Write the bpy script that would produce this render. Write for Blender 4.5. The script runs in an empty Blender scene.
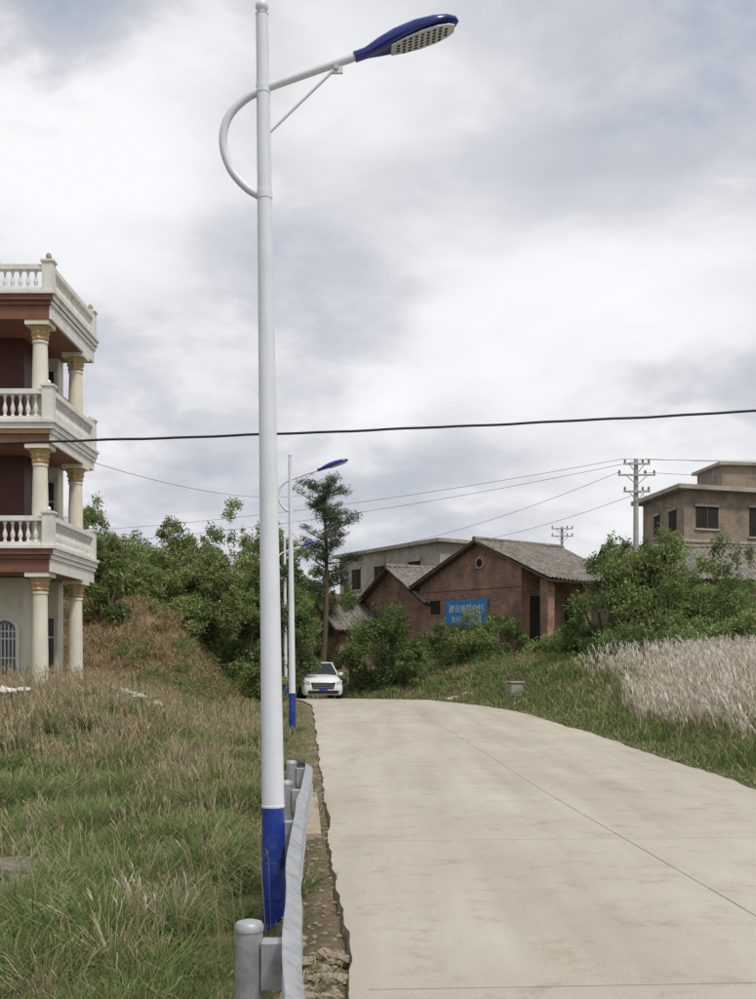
import bpy, math, random
import numpy as np
from mathutils import Vector, Matrix
rng = np.random.default_rng(7)
random.seed(7)
scene = bpy.context.scene
F = 1100.0; CX = 378.0; HY = 658.0; CZ = 1.6
def X(px, d): return (px-CX)*d/F
def Z(py, d): return CZ+(HY-py)*d/F

# ------------------------------------------------------------------ utils
def sm(t):
    t = np.clip(t, 0, 1); return t*t*(3-2*t)
def vn(x, y, s=1.0, seed=0):
    x = np.asarray(x, float)*s; y = np.asarray(y, float)*s
    xi = np.floor(x).astype(np.int64); yi = np.floor(y).astype(np.int64)
    fx = x-xi; fy = y-yi; fx = fx*fx*(3-2*fx); fy = fy*fy*(3-2*fy)
    def h(a, b):
        n = (a*374761393+b*668265263+seed*1442695041) & 0xffffffff
        n = ((n ^ (n >> 13))*1274126177) & 0xffffffff
        return ((n ^ (n >> 16)) & 0xffff)/65535.0
    return (h(xi, yi)*(1-fx)+h(xi+1, yi)*fx)*(1-fy)+(h(xi, yi+1)*(1-fx)+h(xi+1, yi+1)*fx)*fy
def fbm(x, y, s, seed=0):
    return (vn(x, y, s, seed)+.5*vn(x, y, s*2.1, seed+1)+.25*vn(x, y, s*4.3, seed+2))/1.75

# ------------------------------------------------------------------ materials
def mat(name, c1, c2=None, scale=3.0, rough=0.8, bump=0.0, bscale=None, metal=0.0, detail=6, spec=0.3, lo=.35, hi=.65, stain=None):
    m = bpy.data.materials.new(name); m.use_nodes = True
    nt = m.node_tree; N = nt.nodes; L = nt.links
    b = N['Principled BSDF']; b.inputs['Roughness'].default_value = rough
    b.inputs['Metallic'].default_value = metal
    b.inputs['Specular IOR Level'].default_value = spec
    tc = N.new('ShaderNodeTexCoord')
    c2 = c2 or tuple(v*.85 for v in c1)
    n = N.new('ShaderNodeTexNoise'); n.inputs['Scale'].default_value = scale; n.inputs['Detail'].default_value = detail
    n.inputs['Roughness'].default_value = .65
    L.new(tc.outputs['Object'], n.inputs['Vector'])
    r = N.new('ShaderNodeValToRGB'); r.color_ramp.elements[0].position = lo; r.color_ramp.elements[1].position = hi
    r.color_ramp.elements[0].color = (*c1, 1); r.color_ramp.elements[1].color = (*c2, 1)
    L.new(n.outputs['Fac'], r.inputs['Fac'])
    col = r.outputs['Color']
    if stain:
        n3 = N.new('ShaderNodeTexNoise'); n3.inputs['Scale'].default_value = stain[1]; n3.inputs['Detail'].default_value = 8
        n3.inputs['Roughness'].default_value = .7
        mp = N.new('ShaderNodeMapping'); mp.inputs['Scale'].default_value = stain[3] if len(stain) > 3 else (1, 1, 1)
        L.new(tc.outputs['Object'], mp.inputs['Vector']); L.new(mp.outputs[0], n3.inputs['Vector'])
        r3 = N.new('ShaderNodeValToRGB'); r3.color_ramp.elements[0].position = .5; r3.color_ramp.elements[1].position = .75
        r3.color_ramp.elements[0].color = (0, 0, 0, 1); r3.color_ramp.elements[1].color = (stain[2],)*3+(1,)
        L.new(n3.outputs['Fac'], r3.inputs['Fac'])
        mx = N.new('ShaderNodeMixRGB'); L.new(r3.outputs['Color'], mx.inputs['Fac'])
        L.new(col, mx.inputs['Color1']); mx.inputs['Color2'].default_value = (*stain[0], 1)
        col = mx.outputs['Color']
    L.new(col, b.inputs['Base Color'])
    if bump:
        n2 = N.new('ShaderNodeTexNoise'); n2.inputs['Scale'].default_value = bscale or scale*6; n2.inputs['Detail'].default_value = 5
        L.new(tc.outputs['Object'], n2.inputs['Vector'])
        bp = N.new('ShaderNodeBump'); bp.inputs['Strength'].default_value = bump; bp.inputs['Distance'].default_value = .03
        L.new(n2.outputs['Fac'], bp.inputs['Height']); L.new(bp.outputs[0], b.inputs['Normal'])
    return m

def tintmat(name, trans=.3):
    m = bpy.data.materials.new(name); m.use_nodes = True
    nt = m.node_tree; N = nt.nodes; L = nt.links
    N.remove(N['Principled BSDF'])
    a = N.new('ShaderNodeAttribute'); a.attribute_name = 'tint'
    b = N.new('ShaderNodeBsdfDiffuse'); L.new(a.outputs['Color'], b.inputs['Color'])
    t = N.new('ShaderNodeBsdfTranslucent'); L.new(a.outputs['Color'], t.inputs['Color'])
    mx = N.new('ShaderNodeMixShader'); mx.inputs[0].default_value = trans
    L.new(b.outputs[0], mx.inputs[1]); L.new(t.outputs[0], mx.inputs[2])
    L.new(mx.outputs[0], N['Material Output'].inputs['Surface'])
    return m

def brickmat(name, c1, c2, mortar, rot=0.0, w=.24, h=.07, stain=.5):
    m = bpy.data.materials.new(name); m.use_nodes = True
    nt = m.node_tree; N = nt.nodes; L = nt.links
    b = N['Principled BSDF']; b.inputs['Roughness'].default_value = .9; b.inputs['Specular IOR Level'].default_value = .15
    tc = N.new('ShaderNodeTexCoord')
    ge = N.new('ShaderNodeNewGeometry')
    cr = N.new('ShaderNodeVectorMath'); cr.operation = 'CROSS_PRODUCT'; L.new(ge.outputs['Normal'], cr.inputs[0]); cr.inputs[1].default_value = (0, 0, 1)
    dt = N.new('ShaderNodeVectorMath'); dt.operation = 'DOT_PRODUCT'; L.new(tc.outputs['Object'], dt.inputs[0]); L.new(cr.outputs[0], dt.inputs[1])
    sp = N.new('ShaderNodeSeparateXYZ'); L.new(tc.outputs['Object'], sp.inputs[0])
    cb = N.new('ShaderNodeCombineXYZ'); L.new(dt.outputs['Value'], cb.inputs[0]); L.new(sp.outputs[2], cb.inputs[1])
    br = N.new('ShaderNodeTexBrick'); br.inputs['Scale'].default_value = 1
    br.inputs['Brick Width'].default_value = w; br.inputs['Row Height'].default_value = h; br.inputs['Mortar Size'].default_value = .011
    br.inputs['Color1'].default_value = (*c1, 1); br.inputs['Color2'].default_value = (*c2, 1); br.inputs['Mortar'].default_value = (*mortar, 1)
    L.new(cb.outputs[0], br.inputs['Vector'])
    n = N.new('ShaderNodeTexNoise'); n.inputs['Scale'].default_value = 1.1; n.inputs['Detail'].default_value = 10; n.inputs['Roughness'].default_value = .7
    L.new(tc.outputs['Object'], n.inputs['Vector'])
    r = N.new('ShaderNodeValToRGB'); r.color_ramp.elements[0].position = .35; r.color_ramp.elements[1].position = .65
    r.color_ramp.elements[0].color = (stain, stain, stain, 1); r.color_ramp.elements[1].color = (1.15, 1.1, 1.05, 1)
    L.new(n.outputs['Fac'], r.inputs['Fac'])
    mx = N.new('ShaderNodeMixRGB'); mx.blend_type = 'MULTIPLY'; mx.inputs['Fac'].default_value = 1
    L.new(br.outputs['Color'], mx.inputs['Color1']); L.new(r.outputs['Color'], mx.inputs['Color2'])
    L.new(mx.outputs[0], b.inputs['Base Color'])
    return m

# ------------------------------------------------------------------ mesh builder
class MB:
    def __init__(s): s.v = []; s.f = []; s.m = []; s.mats = []
    def mi(s, m):
        if m not in s.mats: s.mats.append(m)
        return s.mats.index(m)
    def add(s, vs, fs, m):
        o = len(s.v); s.v += [tuple(v) for v in vs]; k = s.mi(m)
        for f in fs: s.f.append(tuple(i+o for i in f)); s.m.append(k)
    def box(s, x0, x1, y0, y1, z0, z1, m, M=None):
        vs = [(x, y, z) for z in (z0, z1) for y in (y0, y1) for x in (x0, x1)]
        if M is not None: vs = [M @ Vector(v) for v in vs]
        s.add(vs, [(0, 2, 3, 1), (4, 5, 7, 6), (0, 1, 5, 4), (2, 6, 7, 3), (0, 4, 6, 2), (1, 3, 7, 5)], m)
    def prism(s, poly, a, m, cap=True):
        n = len(poly); a = Vector(a)
        vs = [Vector(p) for p in poly]+[Vector(p)+a for p in poly]
        fs = [(i, (i+1) % n, n+(i+1) % n, n+i) for i in range(n)]
        if cap: fs += [tuple(range(n))[::-1], tuple(range(n, 2*n))]
        s.add(vs, fs, m)
    def lathe(s, prof, x, y, m, n=12, flute=0, M=None):
        vs = []; fs = []
        for (r, z) in prof:
            for i in range(n):
                a = 2*math.pi*i/n; rr = r*(1-flute*(i % 2))
                v = Vector((x+rr*math.cos(a), y+rr*math.sin(a), z))
                if M is not None: v = M @ v
                vs.append(v)
        for k in range(len(prof)-1):
            for i in range(n):
                j = (i+1) % n; fs.append((k*n+i, k*n+j, (k+1)*n+j, (k+1)*n+i))
        fs.append(tuple(range(n))[::-1]); fs.append(tuple(range((len(prof)-1)*n, len(prof)*n)))
        s.add(vs, fs, m)
    def tube(s, pts, rad, m, n=8):
        pts = [Vector(p) for p in pts]
        if not hasattr(rad, '__len__'): rad = [rad]*len(pts)
        vs = []; fs = []; up = None
        for k, p in enumerate(pts):
            t = (pts[min(k+1, len(pts)-1)]-pts[max(k-1, 0)]).normalized()
            if up is None: up = t.orthogonal().normalized()
            u = (up-t*up.dot(t)).normalized(); up = u; w = t.cross(u)
            for i in range(n):
                a = 2*math.pi*i/n; vs.append(p+(u*math.cos(a)+w*math.sin(a))*rad[k])
        for k in range(len(pts)-1):
            for i in range(n):
                j = (i+1) % n; fs.append((k*n+i, k*n+j, (k+1)*n+j, (k+1)*n+i))
        fs.append(tuple(range(n))[::-1]); fs.append(tuple(range((len(pts)-1)*n, len(pts)*n)))
        s.add(vs, fs, m)
    def obj(s, name, parent=None, smooth=None, bevel=0, loc=None):
        me = bpy.data.meshes.new(name); me.from_pydata(s.v, [], s.f)
        for m in s.mats: me.materials.append(m)
        me.polygons.foreach_set('material_index', s.m)
        if smooth:
            me.polygons.foreach_set('use_smooth', [True]*len(s.f))
            try: me.set_sharp_from_angle(angle=math.radians(smooth))
            except Exception: pass
        me.update()
        o = bpy.data.objects.new(name, me); scene.collection.objects.link(o)
        if parent: o.parent = parent
        if bevel:
            b = o.modifiers.new('bevel', 'BEVEL'); b.width = bevel; b.segments = 2; b.limit_method = 'ANGLE'; b.angle_limit = math.radians(35)
        return o
def empty(name, loc=(0, 0, 0)):
    e = bpy.data.objects.new(name, None); e.location = loc; scene.collection.objects.link(e); e.empty_display_size = .3
    return e
def npmesh(name, V, Fa, mats, tint=None, mi=None, parent=None, k=3):
    me = bpy.data.meshes.new(name); nf = len(Fa)
    me.vertices.add(len(V)); me.vertices.foreach_set('co', V.astype(np.float32).ravel())
    me.loops.add(nf*k); me.loops.foreach_set('vertex_index', Fa.astype(np.int32).ravel())
    me.polygons.add(nf); me.polygons.foreach_set('loop_start', np.arange(nf, dtype=np.int32)*k)
    for m in mats: me.materials.append(m)
    if mi is not None: me.polygons.foreach_set('material_index', mi.astype(np.int32))
    me.update(calc_edges=True)
    if tint is not None:
        a = me.color_attributes.new('tint', 'FLOAT_COLOR', 'POINT')
        a.data.foreach_set('color', np.concatenate([tint, np.ones((len(tint), 1))], 1).astype(np.float32).ravel())
    o = bpy.data.objects.new(name, me); scene.collection.objects.link(o)
    if parent: o.parent = parent
    return o
def catmull(P, n=6):
    P = [Vector(p) for p in P]; out = []
    for i in range(len(P)-1):
        p0 = P[max(i-1, 0)]; p1 = P[i]; p2 = P[i+1]; p3 = P[min(i+2, len(P)-1)]
        for k in range(n):
            t = k/n
            out.append(.5*((2*p1)+(p2-p0)*t+(2*p0-5*p1+4*p2-p3)*t*t+(3*p1-p0-3*p2+p3)*t**3))
    out.append(P[-1]); return out

# ------------------------------------------------------------------ road & terrain functions
yy = np.arange(-12, 95, .5)
def smooth_tab(t):
    v = np.interp(yy, [a for a, b in t], [b for a, b in t]); k = np.hanning(11); k /= k.sum()
    return np.convolve(np.pad(v, 5, mode='reflect', reflect_type='odd'), k, 'valid')
TL = smooth_tab([(-12, .98), (5, -.10), (15, -.76), (37, -2.2), (41, -2.75), (46, -4.0), (52, -6.8), (60, -12), (70, -19), (95, -36)])
TR = smooth_tab([(-12, 5.9), (5, 5.0), (13.3, 4.62), (23, 4.55), (32.6, 4.2), (37, 3.5), (41, 2.3), (46, .4), (52, -2.2), (60, -7.2), (70, -14), (95, -31)])
def XL(y): return np.interp(y, yy, TL)
def XR(y): return np.interp(y, yy, TR)
def ZR(y): return -np.clip((np.asarray(y, float)-42)*.03, 0, .8)
def hgt(x, y):
    x = np.asarray(x, float); y = np.asarray(y, float)
    zr = ZR(y); tl = XL(y)-x; tr = x-XR(y)
    left = -.05-.31*sm((tl-.08)/.6)-.27*sm((tl-.6)/3)+1.1*sm((y-12)/14)*sm((tl-1.5)/4)+3.0*sm((tl-1.5)/5)*sm((y-33)/9)+2.0*sm((y-42)/12)*sm((tl-3)/6)
    left = left+.3*sm((y-15)/9)*sm(tl/.8)
    left = left+(fbm(x, y, .6, 3)-.5)*.25*sm((tl-.5)/2)+(fbm(x, y, .25, 9)-.5)*1.6*sm((tl-3)/3)*sm((y-33)/5)
    left = left+(vn(x, y, 3.3, 8)-.5)*.07*sm(tl/.15)
    right = -.10+.06*sm(tr/.4)+.95*sm((tr-.6)/3.5)+.45*sm((tr-3)/8)+.45*sm((y-28)/10)*sm((tr-.5)/4)
    right = right+(fbm(x, y, .6, 5)-.5)*.25*sm((tr-.3)/2)+3.6*sm((y-52)/22)*sm((x-11)/10)
    z = np.where(tl > 0, left, np.where(tr > 0, right, -.10))+zr
    far = sm((np.hypot(x, y)-90)/120)
    return z+far*(fbm(x, y, .006, 11)*10-2)

def terrain():
    xs = np.concatenate([np.linspace(-900, -60, 22), np.linspace(-56, -14, 40), np.arange(-13.5, -3.2, .25), np.arange(-3.2, 6.5, .08), np.arange(6.5, 16, .25), np.linspace(16.5, 60, 42), np.linspace(65, 900, 22)])
    ys = np.concatenate([np.linspace(-60, 1, 18), np.arange(1.5, 16, .12), np.arange(16, 62, .25), np.linspace(63, 130, 50), np.linspace(140, 1500, 30)])
    GX, GY = np.meshgrid(xs, ys); GZ = hgt(GX, GY)
    V = np.stack([GX.ravel(), GY.ravel(), GZ.ravel()], 1); nx = len(xs); ny = len(ys)
    i, j = np.meshgrid(np.arange(nx-1), np.arange(ny-1)); a = (j*nx+i).ravel()
    Fa = np.stack([a, a+1, a+nx+1, a+nx], 1)
    x = V[:, 0]; y = V[:, 1]; tl = XL(y)-x
    n1 = fbm(x, y, 1.3, 21)[:, None]; n2 = fbm(x, y, .35, 25)[:, None]; n3 = vn(x, y, 6, 30)[:, None]
    soil = np.array([.26, .20, .135]); dry = np.array([.24, .20, .115]); grn = np.array([.085, .11, .04])
    c = grn*(1-sm((n1-.5)/.3))+dry*sm((n1-.5)/.3)
    edge = (np.exp(-np.clip(np.minimum(abs(tl), abs(x-XR(y))), 0, 5)/.45))[:, None]
    c = c*(1-edge*.9)+soil*edge*.9
    hill = (sm((tl-1.5)/3)*sm((y-32)/4)*(1-sm((y-52)/6)))[:, None]
    c = c*(1-hill*.8)+(np.array([.28, .19, .12])*(.7+.6*n2))*hill*.8
    c = c*(.75+.5*n3)
    m = bpy.data.materials.new('ground_soil_grass'); m.use_nodes = True; N = m.node_tree.nodes; L = m.node_tree.links
    b = N['Principled BSDF']; b.inputs['Roughness'].default_value = .95; b.inputs['Specular IOR Level'].default_value = .1
    at = N.new('ShaderNodeAttribute'); at.attribute_name = 'tint'; tc = N.new('ShaderNodeTexCoord')
    n = N.new('ShaderNodeTexNoise'); n.inputs['Scale'].default_value = 14; n.inputs['Detail'].default_value = 9; n.inputs['Roughness'].default_value = .75
    L.new(tc.outputs['Object'], n.inputs['Vector'])
    r = N.new('ShaderNodeValToRGB'); r.color_ramp.elements[0].position = .3; r.color_ramp.elements[1].position = .7
    r.color_ramp.elements[0].color = (.45, .45, .45, 1); r.color_ramp.elements[1].color = (1.5, 1.5, 1.5, 1); L.new(n.outputs['Fac'], r.inputs['Fac'])
    mx = N.new('ShaderNodeMixRGB'); mx.blend_type = 'MULTIPLY'; mx.inputs['Fac'].default_value = 1
    L.new(at.outputs['Color'], mx.inputs['Color1']); L.new(r.outputs['Color'], mx.inputs['Color2']); L.new(mx.outputs[0], b.inputs['Base Color'])
    bp = N.new('ShaderNodeBump'); bp.inputs['Strength'].default_value = .9; bp.inputs['Distance'].default_value = .06
    L.new(n.outputs['Fac'], bp.inputs['Height']); L.new(bp.outputs[0], b.inputs['Normal'])
    o = npmesh('ground', V, Fa, [m], tint=c, k=4)
    o.data.polygons.foreach_set('use_smooth', [True]*len(Fa))
terrain()

# ------------------------------------------------------------------ road
def road_material():
    m = bpy.data.materials.new('road_concrete'); m.use_nodes = True; N = m.node_tree.nodes; L = m.node_tree.links
    b = N['Principled BSDF']; b.inputs['Roughness'].default_value = .88; b.inputs['Specular IOR Level'].default_value = .2
    tc = N.new('ShaderNodeTexCoord')
    def noise(scale, det, sc=(1, 1, 1), ro=.6):
        mp = N.new('ShaderNodeMapping'); mp.inputs['Scale'].default_value = sc; mp.inputs['Rotation'].default_value = (0, 0, math.radians(-3.5))
        L.new(tc.outputs['Object'], mp.inputs[0])
        n = N.new('ShaderNodeTexNoise'); n.inputs['Scale'].default_value = scale; n.inputs['Detail'].default_value = det; n.inputs['Roughness'].default_value = ro
        L.new(mp.outputs[0], n.inputs['Vector']); return n
    def ramp(n, p0, c0, p1, c1):
        r = N.new('ShaderNodeValToRGB'); r.color_ramp.elements[0].position = p0; r.color_ramp.elements[1].position = p1
        r.color_ramp.elements[0].color = (*c0, 1); r.color_ramp.elements[1].color = (*c1, 1); L.new(n.outputs['Fac'], r.inputs['Fac']); return r
    def mul(a, b_, f=1):
        x = N.new('ShaderNodeMixRGB'); x.blend_type = 'MULTIPLY'; x.inputs['Fac'].default_value = f; L.new(a, x.inputs['Color1']); L.new(b_, x.inputs['Color2']); return x.outputs[0]
    a = ramp(noise(.45, 8), .35, (.45, .405, .335), .65, (.51, .47, .40))
    s = ramp(noise(1.0, 7, (1.6, .12, 1)), .3, (.84, .83, .81), .62, (1.03, 1.03, 1.03))
    g = ramp(noise(60, 6, ro=.8), .3, (.74, .74, .74), .7, (1.15, 1.15, 1.15))
    d = ramp(noise(2.5, 10, ro=.75), .32, (.74, .69, .62), .47, (1, 1, 1))
    c = mul(mul(mul(a.outputs[0], s.outputs[0]), g.outputs[0], .8), d.outputs[0], .8)
    L.new(c, b.inputs['Base Color'])
    n2 = noise(90, 4)
    bp = N.new('ShaderNodeBump'); bp.inputs['Strength'].default_value = .3; bp.inputs['Distance'].default_value = .01
    L.new(n2.outputs['Fac'], bp.inputs['Height']); L.new(bp.outputs[0], b.inputs['Normal'])
    return m
def road():
    mr = road_material(); side = mat('road_slab_edge', (.22, .175, .125), (.36, .31, .24), 8, .95, .6)
    e = empty('road')
    mb = MB(); ys = np.concatenate([np.arange(-11, 16, .08), np.arange(16, 90, .25)]); nx = 12; vs = []; fs = []
    for k, y in enumerate(ys):
        l = XL(y)+(vn(y, 0, .8, 3)-.5)*.07+(vn(y, 0, 3, 4)-.5)*.03+(vn(y, 0, 9, 4)-.5)*.02; r = XR(y)+(vn(y, 3, .9, 5)-.5)*.10+(vn(y, 0, 4, 4)-.5)*.05; z = float(ZR(y))
        for i in range(nx+1): vs.append((l+(r-l)*i/nx, y, z))
    for k in range(len(ys)-1):
        for i in range(nx):
            a = k*(nx+1)+i; fs.append((a, a+1, a+nx+2, a+nx+1))
    mb.add(vs, fs, mr)
    for side_i in (0, nx):
        sv = []; sf = []
        for k in range(len(ys)):
            v = vs[k*(nx+1)+side_i]; sv += [v, (v[0]+(-.05 if side_i == 0 else .05), v[1], v[2]-.2)]
        for k in range(len(ys)-1): sf.append((2*k, 2*k+1, 2*k+3, 2*k+2))
        mb.add(sv, sf, side)
    mb.obj('slab', e)
    j = MB(); mj = mat('joint_filler', (.37, .33, .27), (.48, .44, .37), 1.6, .95, lo=.4, hi=.56)
    V = []; Fs = []
    for y in np.arange(-10, 60, .4):
        c = (XL(y)*.5+XR(y)*.5)+(vn(y, 8, .5, 6)-.5)*.03; V += [(c-.0045, y, float(ZR(y))+.004), (c+.0045, y, float(ZR(y))+.004)]
    for k in range(len(V)//2-1): Fs.append((2*k, 2*k+1, 2*k+3, 2*k+2))
    j.add(V, Fs, mj)
    for y0 in (1.2, 5.3, 9.6, 14.0, 18.5, 23, 27.5, 32, 36.5):
        V = []; Fs = []; n = 24
        for i in range(n+1):
            t = .015+.97*i/n; yb = y0+t*.3; x = float(XL(yb)+(XR(yb)-XL(yb))*t)
            w = .0035; V += [(x, yb-w, float(ZR(yb))+.006), (x, yb+w, float(ZR(yb))+.006)]
        for k in range(n): Fs.append((2*k, 2*k+2, 2*k+3, 2*k+1))
        j.add(V, Fs, mj)
    j.obj('joints', e)
road()

# ------------------------------------------------------------------ grass
GM = tintmat('grass_blades', .3); LM = tintmat('leaves', .3); BARK = mat('bark', (.10, .075, .05), (.18, .14, .10), 8, .95, .6)
def blades(x, y, h, w, lean, col, z=None, ang=None):
    n = len(x); a = rng.uniform(0, 2*np.pi, n); b = rng.uniform(0, 2*np.pi, n) if ang is None else ang
    z = hgt(x, y)-.03 if z is None else z
    dx = np.cos(a)*w/2; dy = np.sin(a)*w/2; lx = np.cos(b)*lean*h; ly = np.sin(b)*lean*h
    V = np.empty((n, 7, 3))
    for k, (t, ww) in enumerate(((0, 1), (.4, .9), (.75, .6))):
        V[:, 2*k, 0] = x-dx*ww+lx*t**2; V[:, 2*k, 1] = y-dy*ww+ly*t**2; V[:, 2*k, 2] = z+h*t*(1-.25*lean*t)
        V[:, 2*k+1, 0] = x+dx*ww+lx*t**2; V[:, 2*k+1, 1] = y+dy*ww+ly*t**2; V[:, 2*k+1, 2] = V[:, 2*k, 2]
    V[:, 6, 0] = x+lx; V[:, 6, 1] = y+ly; V[:, 6, 2] = z+h*(1-.3*lean-.25*lean**2)
    o = (np.arange(n)*7)[:, None]
    T = np.array([[0, 1, 3], [0, 3, 2], [2, 3, 5], [2, 5, 4], [4, 5, 6]])
    Fa = (o[:, :, None]+T[None]).reshape(-1, 3)
    C = np.repeat(col[:, None, :], 7, 1)
    return V.reshape(-1, 3), Fa, C.reshape(-1, 3)
def merge(parts):
    V = []; Fs = []; C = []; o = 0
    for v, f, c in parts: V.append(v); Fs.append(f+o); C.append(c); o += len(v)
    return np.concatenate(V), np.concatenate(Fs), np.concatenate(C)
def pal(n, cols, w=None, var=.2):
    cols = np.array(cols); i = rng.choice(len(cols), n, p=w); return cols[i]*(1+rng.uniform(-var, var, (n, 1)))
GREENS = [(.155, .22, .075), (.20, .265, .095), (.12, .175, .06), (.26, .29, .13)]
STRAW = [(.43, .35, .23), (.34, .27, .165), (.54, .46, .32)]
def mixcol(x, y, dryness):
    g = pal(len(x), GREENS); s = pal(len(x), STRAW); d = (rng.random(len(x)) < dryness)[:, None]
    return np.where(d, s, g)
ROCKC = (-3.25, 10.5)
def left_grass():
    P = []
    for (n, x0, x1, y0, y1, wm, hm) in ((85000, -6, -.3, 3.5, 12, .007, .28), (60000, -10, -1.0, 11, 20, .012, .30), (50000, -14, -1.6, 19, 34, .02, .32)):
        x = rng.uniform(x0, x1, n); y = rng.uniform(y0, y1, n); tl = XL(y)-x
        cl = fbm(x, y, .9, 40); c2 = vn(x, y, 3.5, 44)
        keep = (tl > .40) & (rng.random(n) < (.3+.9*sm((cl-.3)/.25))*(.5+.5*sm((tl-.4)/.6))) & (x > -.36*y-1)
        keep &= ~((np.hypot((x-ROCKC[0])/.9, (y-ROCKC[1]+.2)/.8) < 1) & (rng.random(n) < .9))
        x, y, cl, c2, tl = x[keep], y[keep], cl[keep], c2[keep], tl[keep]
        h = hm*(.35+1.1*sm((cl-.25)/.5))*(.6+.8*c2)*rng.uniform(.5, 1.3, len(x))*(.35+.65*sm((tl-.4)/1.0))
        dry = np.clip(.13+.08*sm((y-9)/5)+.85*sm((fbm(x, y, .5, 50)-.44)/.15)*sm((y-10.5)/4)+.6*sm((fbm(x, y, .9, 52)-.56)/.1), 0, .9)
        P.append(blades(x, y, h, wm*rng.uniform(.6, 1.5, len(x)), rng.uniform(.1, .9, len(x)), mixcol(x, y, dry)))
    def tussock(tx, ty, r, hmax, n, d, w, tone):
        a = rng.uniform(0, 2*np.pi, n); q = np.abs(rng.normal(0, r*.5, n))
        x = tx+np.cos(a)*q; y = ty+np.sin(a)*q
        c = mixcol(x, y, d)*tone
        P.append(blades(x, y, hmax*rng.uniform(.45, 1.1, n), w*rng.uniform(.7, 1.5, n), rng.uniform(.25, 1.25, n), c, ang=a+rng.normal(0, .5, n)))
    for k in range(430):
        ty = 4.5+19*rng.random()**1.2; tx = float(XL(ty))-.8-rng.random()*(.33*ty-.3)
        if tx < -.36*ty-.6: continue
        if math.hypot((tx-ROCKC[0])/1.0, (ty-ROCKC[1]+.2)/.95) < 1: continue
        if ty < 8.5 and tx > float(XL(ty))-1.05: continue
        tussock(tx, ty, rng.uniform(.1, .3), rng.uniform(.25, .55), int(190*(1 if ty < 12 else .7)), .08 if rng.random() < .7 else .75, (.006 if ty < 9 else .012), rng.uniform(.7, 1.25))
    for (px, d) in ((100, 12.6), (60, 13.3), (150, 13.0), (205, 11.5), (30, 12), (170, 9.3), (90, 8.8), (215, 9.3), (130, 10.8), (235, 13.5), (20, 15.5), (120, 16), (200, 16.5), (60, 7.6)):
        for q in range(3):
            tussock(X(px, d)+rng.normal(0, .22), d+rng.normal(0, .25), .40, rng.uniform(.5, .72), 600, .10, .009, rng.uniform(.65, 1.3))
    n = 12000; y = 3+rng.random(n)**1.5*28; tl = .03+rng.random(n)**.8*.45; x = XL(y)-tl
    k = fbm(x, y, 1.6, 33) > .46+.15*(.4-tl); x, y = x[k], y[k]
    P.append(blades(x, y, rng.uniform(.03, .13, len(x)), .008*rng.uniform(.6, 1.5, len(x)), rng.uniform(.4, 1.5, len(x)), mixcol(x, y, .5)))
    for (tx, ty) in ((-.98, 7.9), (-.6, 8.0), (-1.9, 24.4), (-2.15, 24.6), (-1.75, 24.7)):
        tussock(tx, ty, .2, .25, 220, .2, .008, 1)
    V, Fs, C = merge(P)
    npmesh('grass', V, Fs, [GM], tint=C)
left_grass()

def stalks(cx, cy, n, r, hmin, hmax, pl, plw, pcol, w=.004, leanmax=.35):
    x = cx+rng.normal(0, 1, n)*r; y = cy+rng.normal(0, 1, n)*r
    return stalk_arr(x, y, hmin, hmax, pl, plw, pcol, w, leanmax)
def stalk_arr(x, y, hmin, hmax, pl, plw, pcol, w=.004, leanmax=.35, wind=(-.12, 0), nb=4):
    n = len(x); h = rng.uniform(hmin, hmax, n); z = hgt(x, y)
    P = []
    lx = rng.normal(0, leanmax*.4, n)*h+wind[0]*h; ly = rng.normal(0, leanmax*.4, n)*h+wind[1]*h
    V = np.empty((n, 4, 3)); a = rng.uniform(0, np.pi, n); dx = np.cos(a)*w/2; dy = np.sin(a)*w/2
    V[:, 0] = np.stack([x-dx, y-dy, z], 1); V[:, 1] = np.stack([x+dx, y+dy, z], 1)
    V[:, 2] = np.stack([x+lx+dx, y+ly+dy, z+h], 1); V[:, 3] = np.stack([x+lx-dx, y+ly-dy, z+h], 1)
    o = (np.arange(n)*4)[:, None, None]; Fa = (o+np.array([[0, 1, 2], [0, 2, 3]])[None]).reshape(-1, 3)
    P.append((V.reshape(-1, 3), Fa, np.repeat(pal(n, STRAW), 4, 0)))
    for k in range(nb):
        L = pl*rng.uniform(.5, 1.1, n); t0 = rng.uniform(-.75, .05, n)*pl
        bx = x+lx+lx/h*t0; by = y+ly+ly/h*t0; bz = z+h+t0
        a = rng.uniform(0, 2*np.pi, n); sp = rng.uniform(.1, .45, n)
        tx = bx+np.cos(a)*sp*L+lx/h*L*.8; ty = by+np.sin(a)*sp*L; tz = bz+L*rng.uniform(.55, .95, n)
        b = rng.uniform(0, 2*np.pi, n); wx = np.cos(b)*plw/2; wy = np.sin(b)*plw/2
        V = np.empty((n, 4, 3)); mxx = (bx+tx)/2; myy = (by+ty)/2; mzz = (bz+tz)/2+.1*L
        V[:, 0] = np.stack([bx, by, bz], 1); V[:, 1] = np.stack([mxx+wx, myy+wy, mzz], 1); V[:, 2] = np.stack([tx, ty, tz], 1); V[:, 3] = np.stack([mxx-wx, myy-wy, mzz], 1)
        P.append((V.reshape(-1, 3), Fa, np.repeat(pal(n, pcol, var=.15), 4, 0)))
    return merge(P)
PL = [(.76, .70, .61), (.66, .59, .49), (.84, .80, .73), (.56, .48, .37)]
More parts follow.
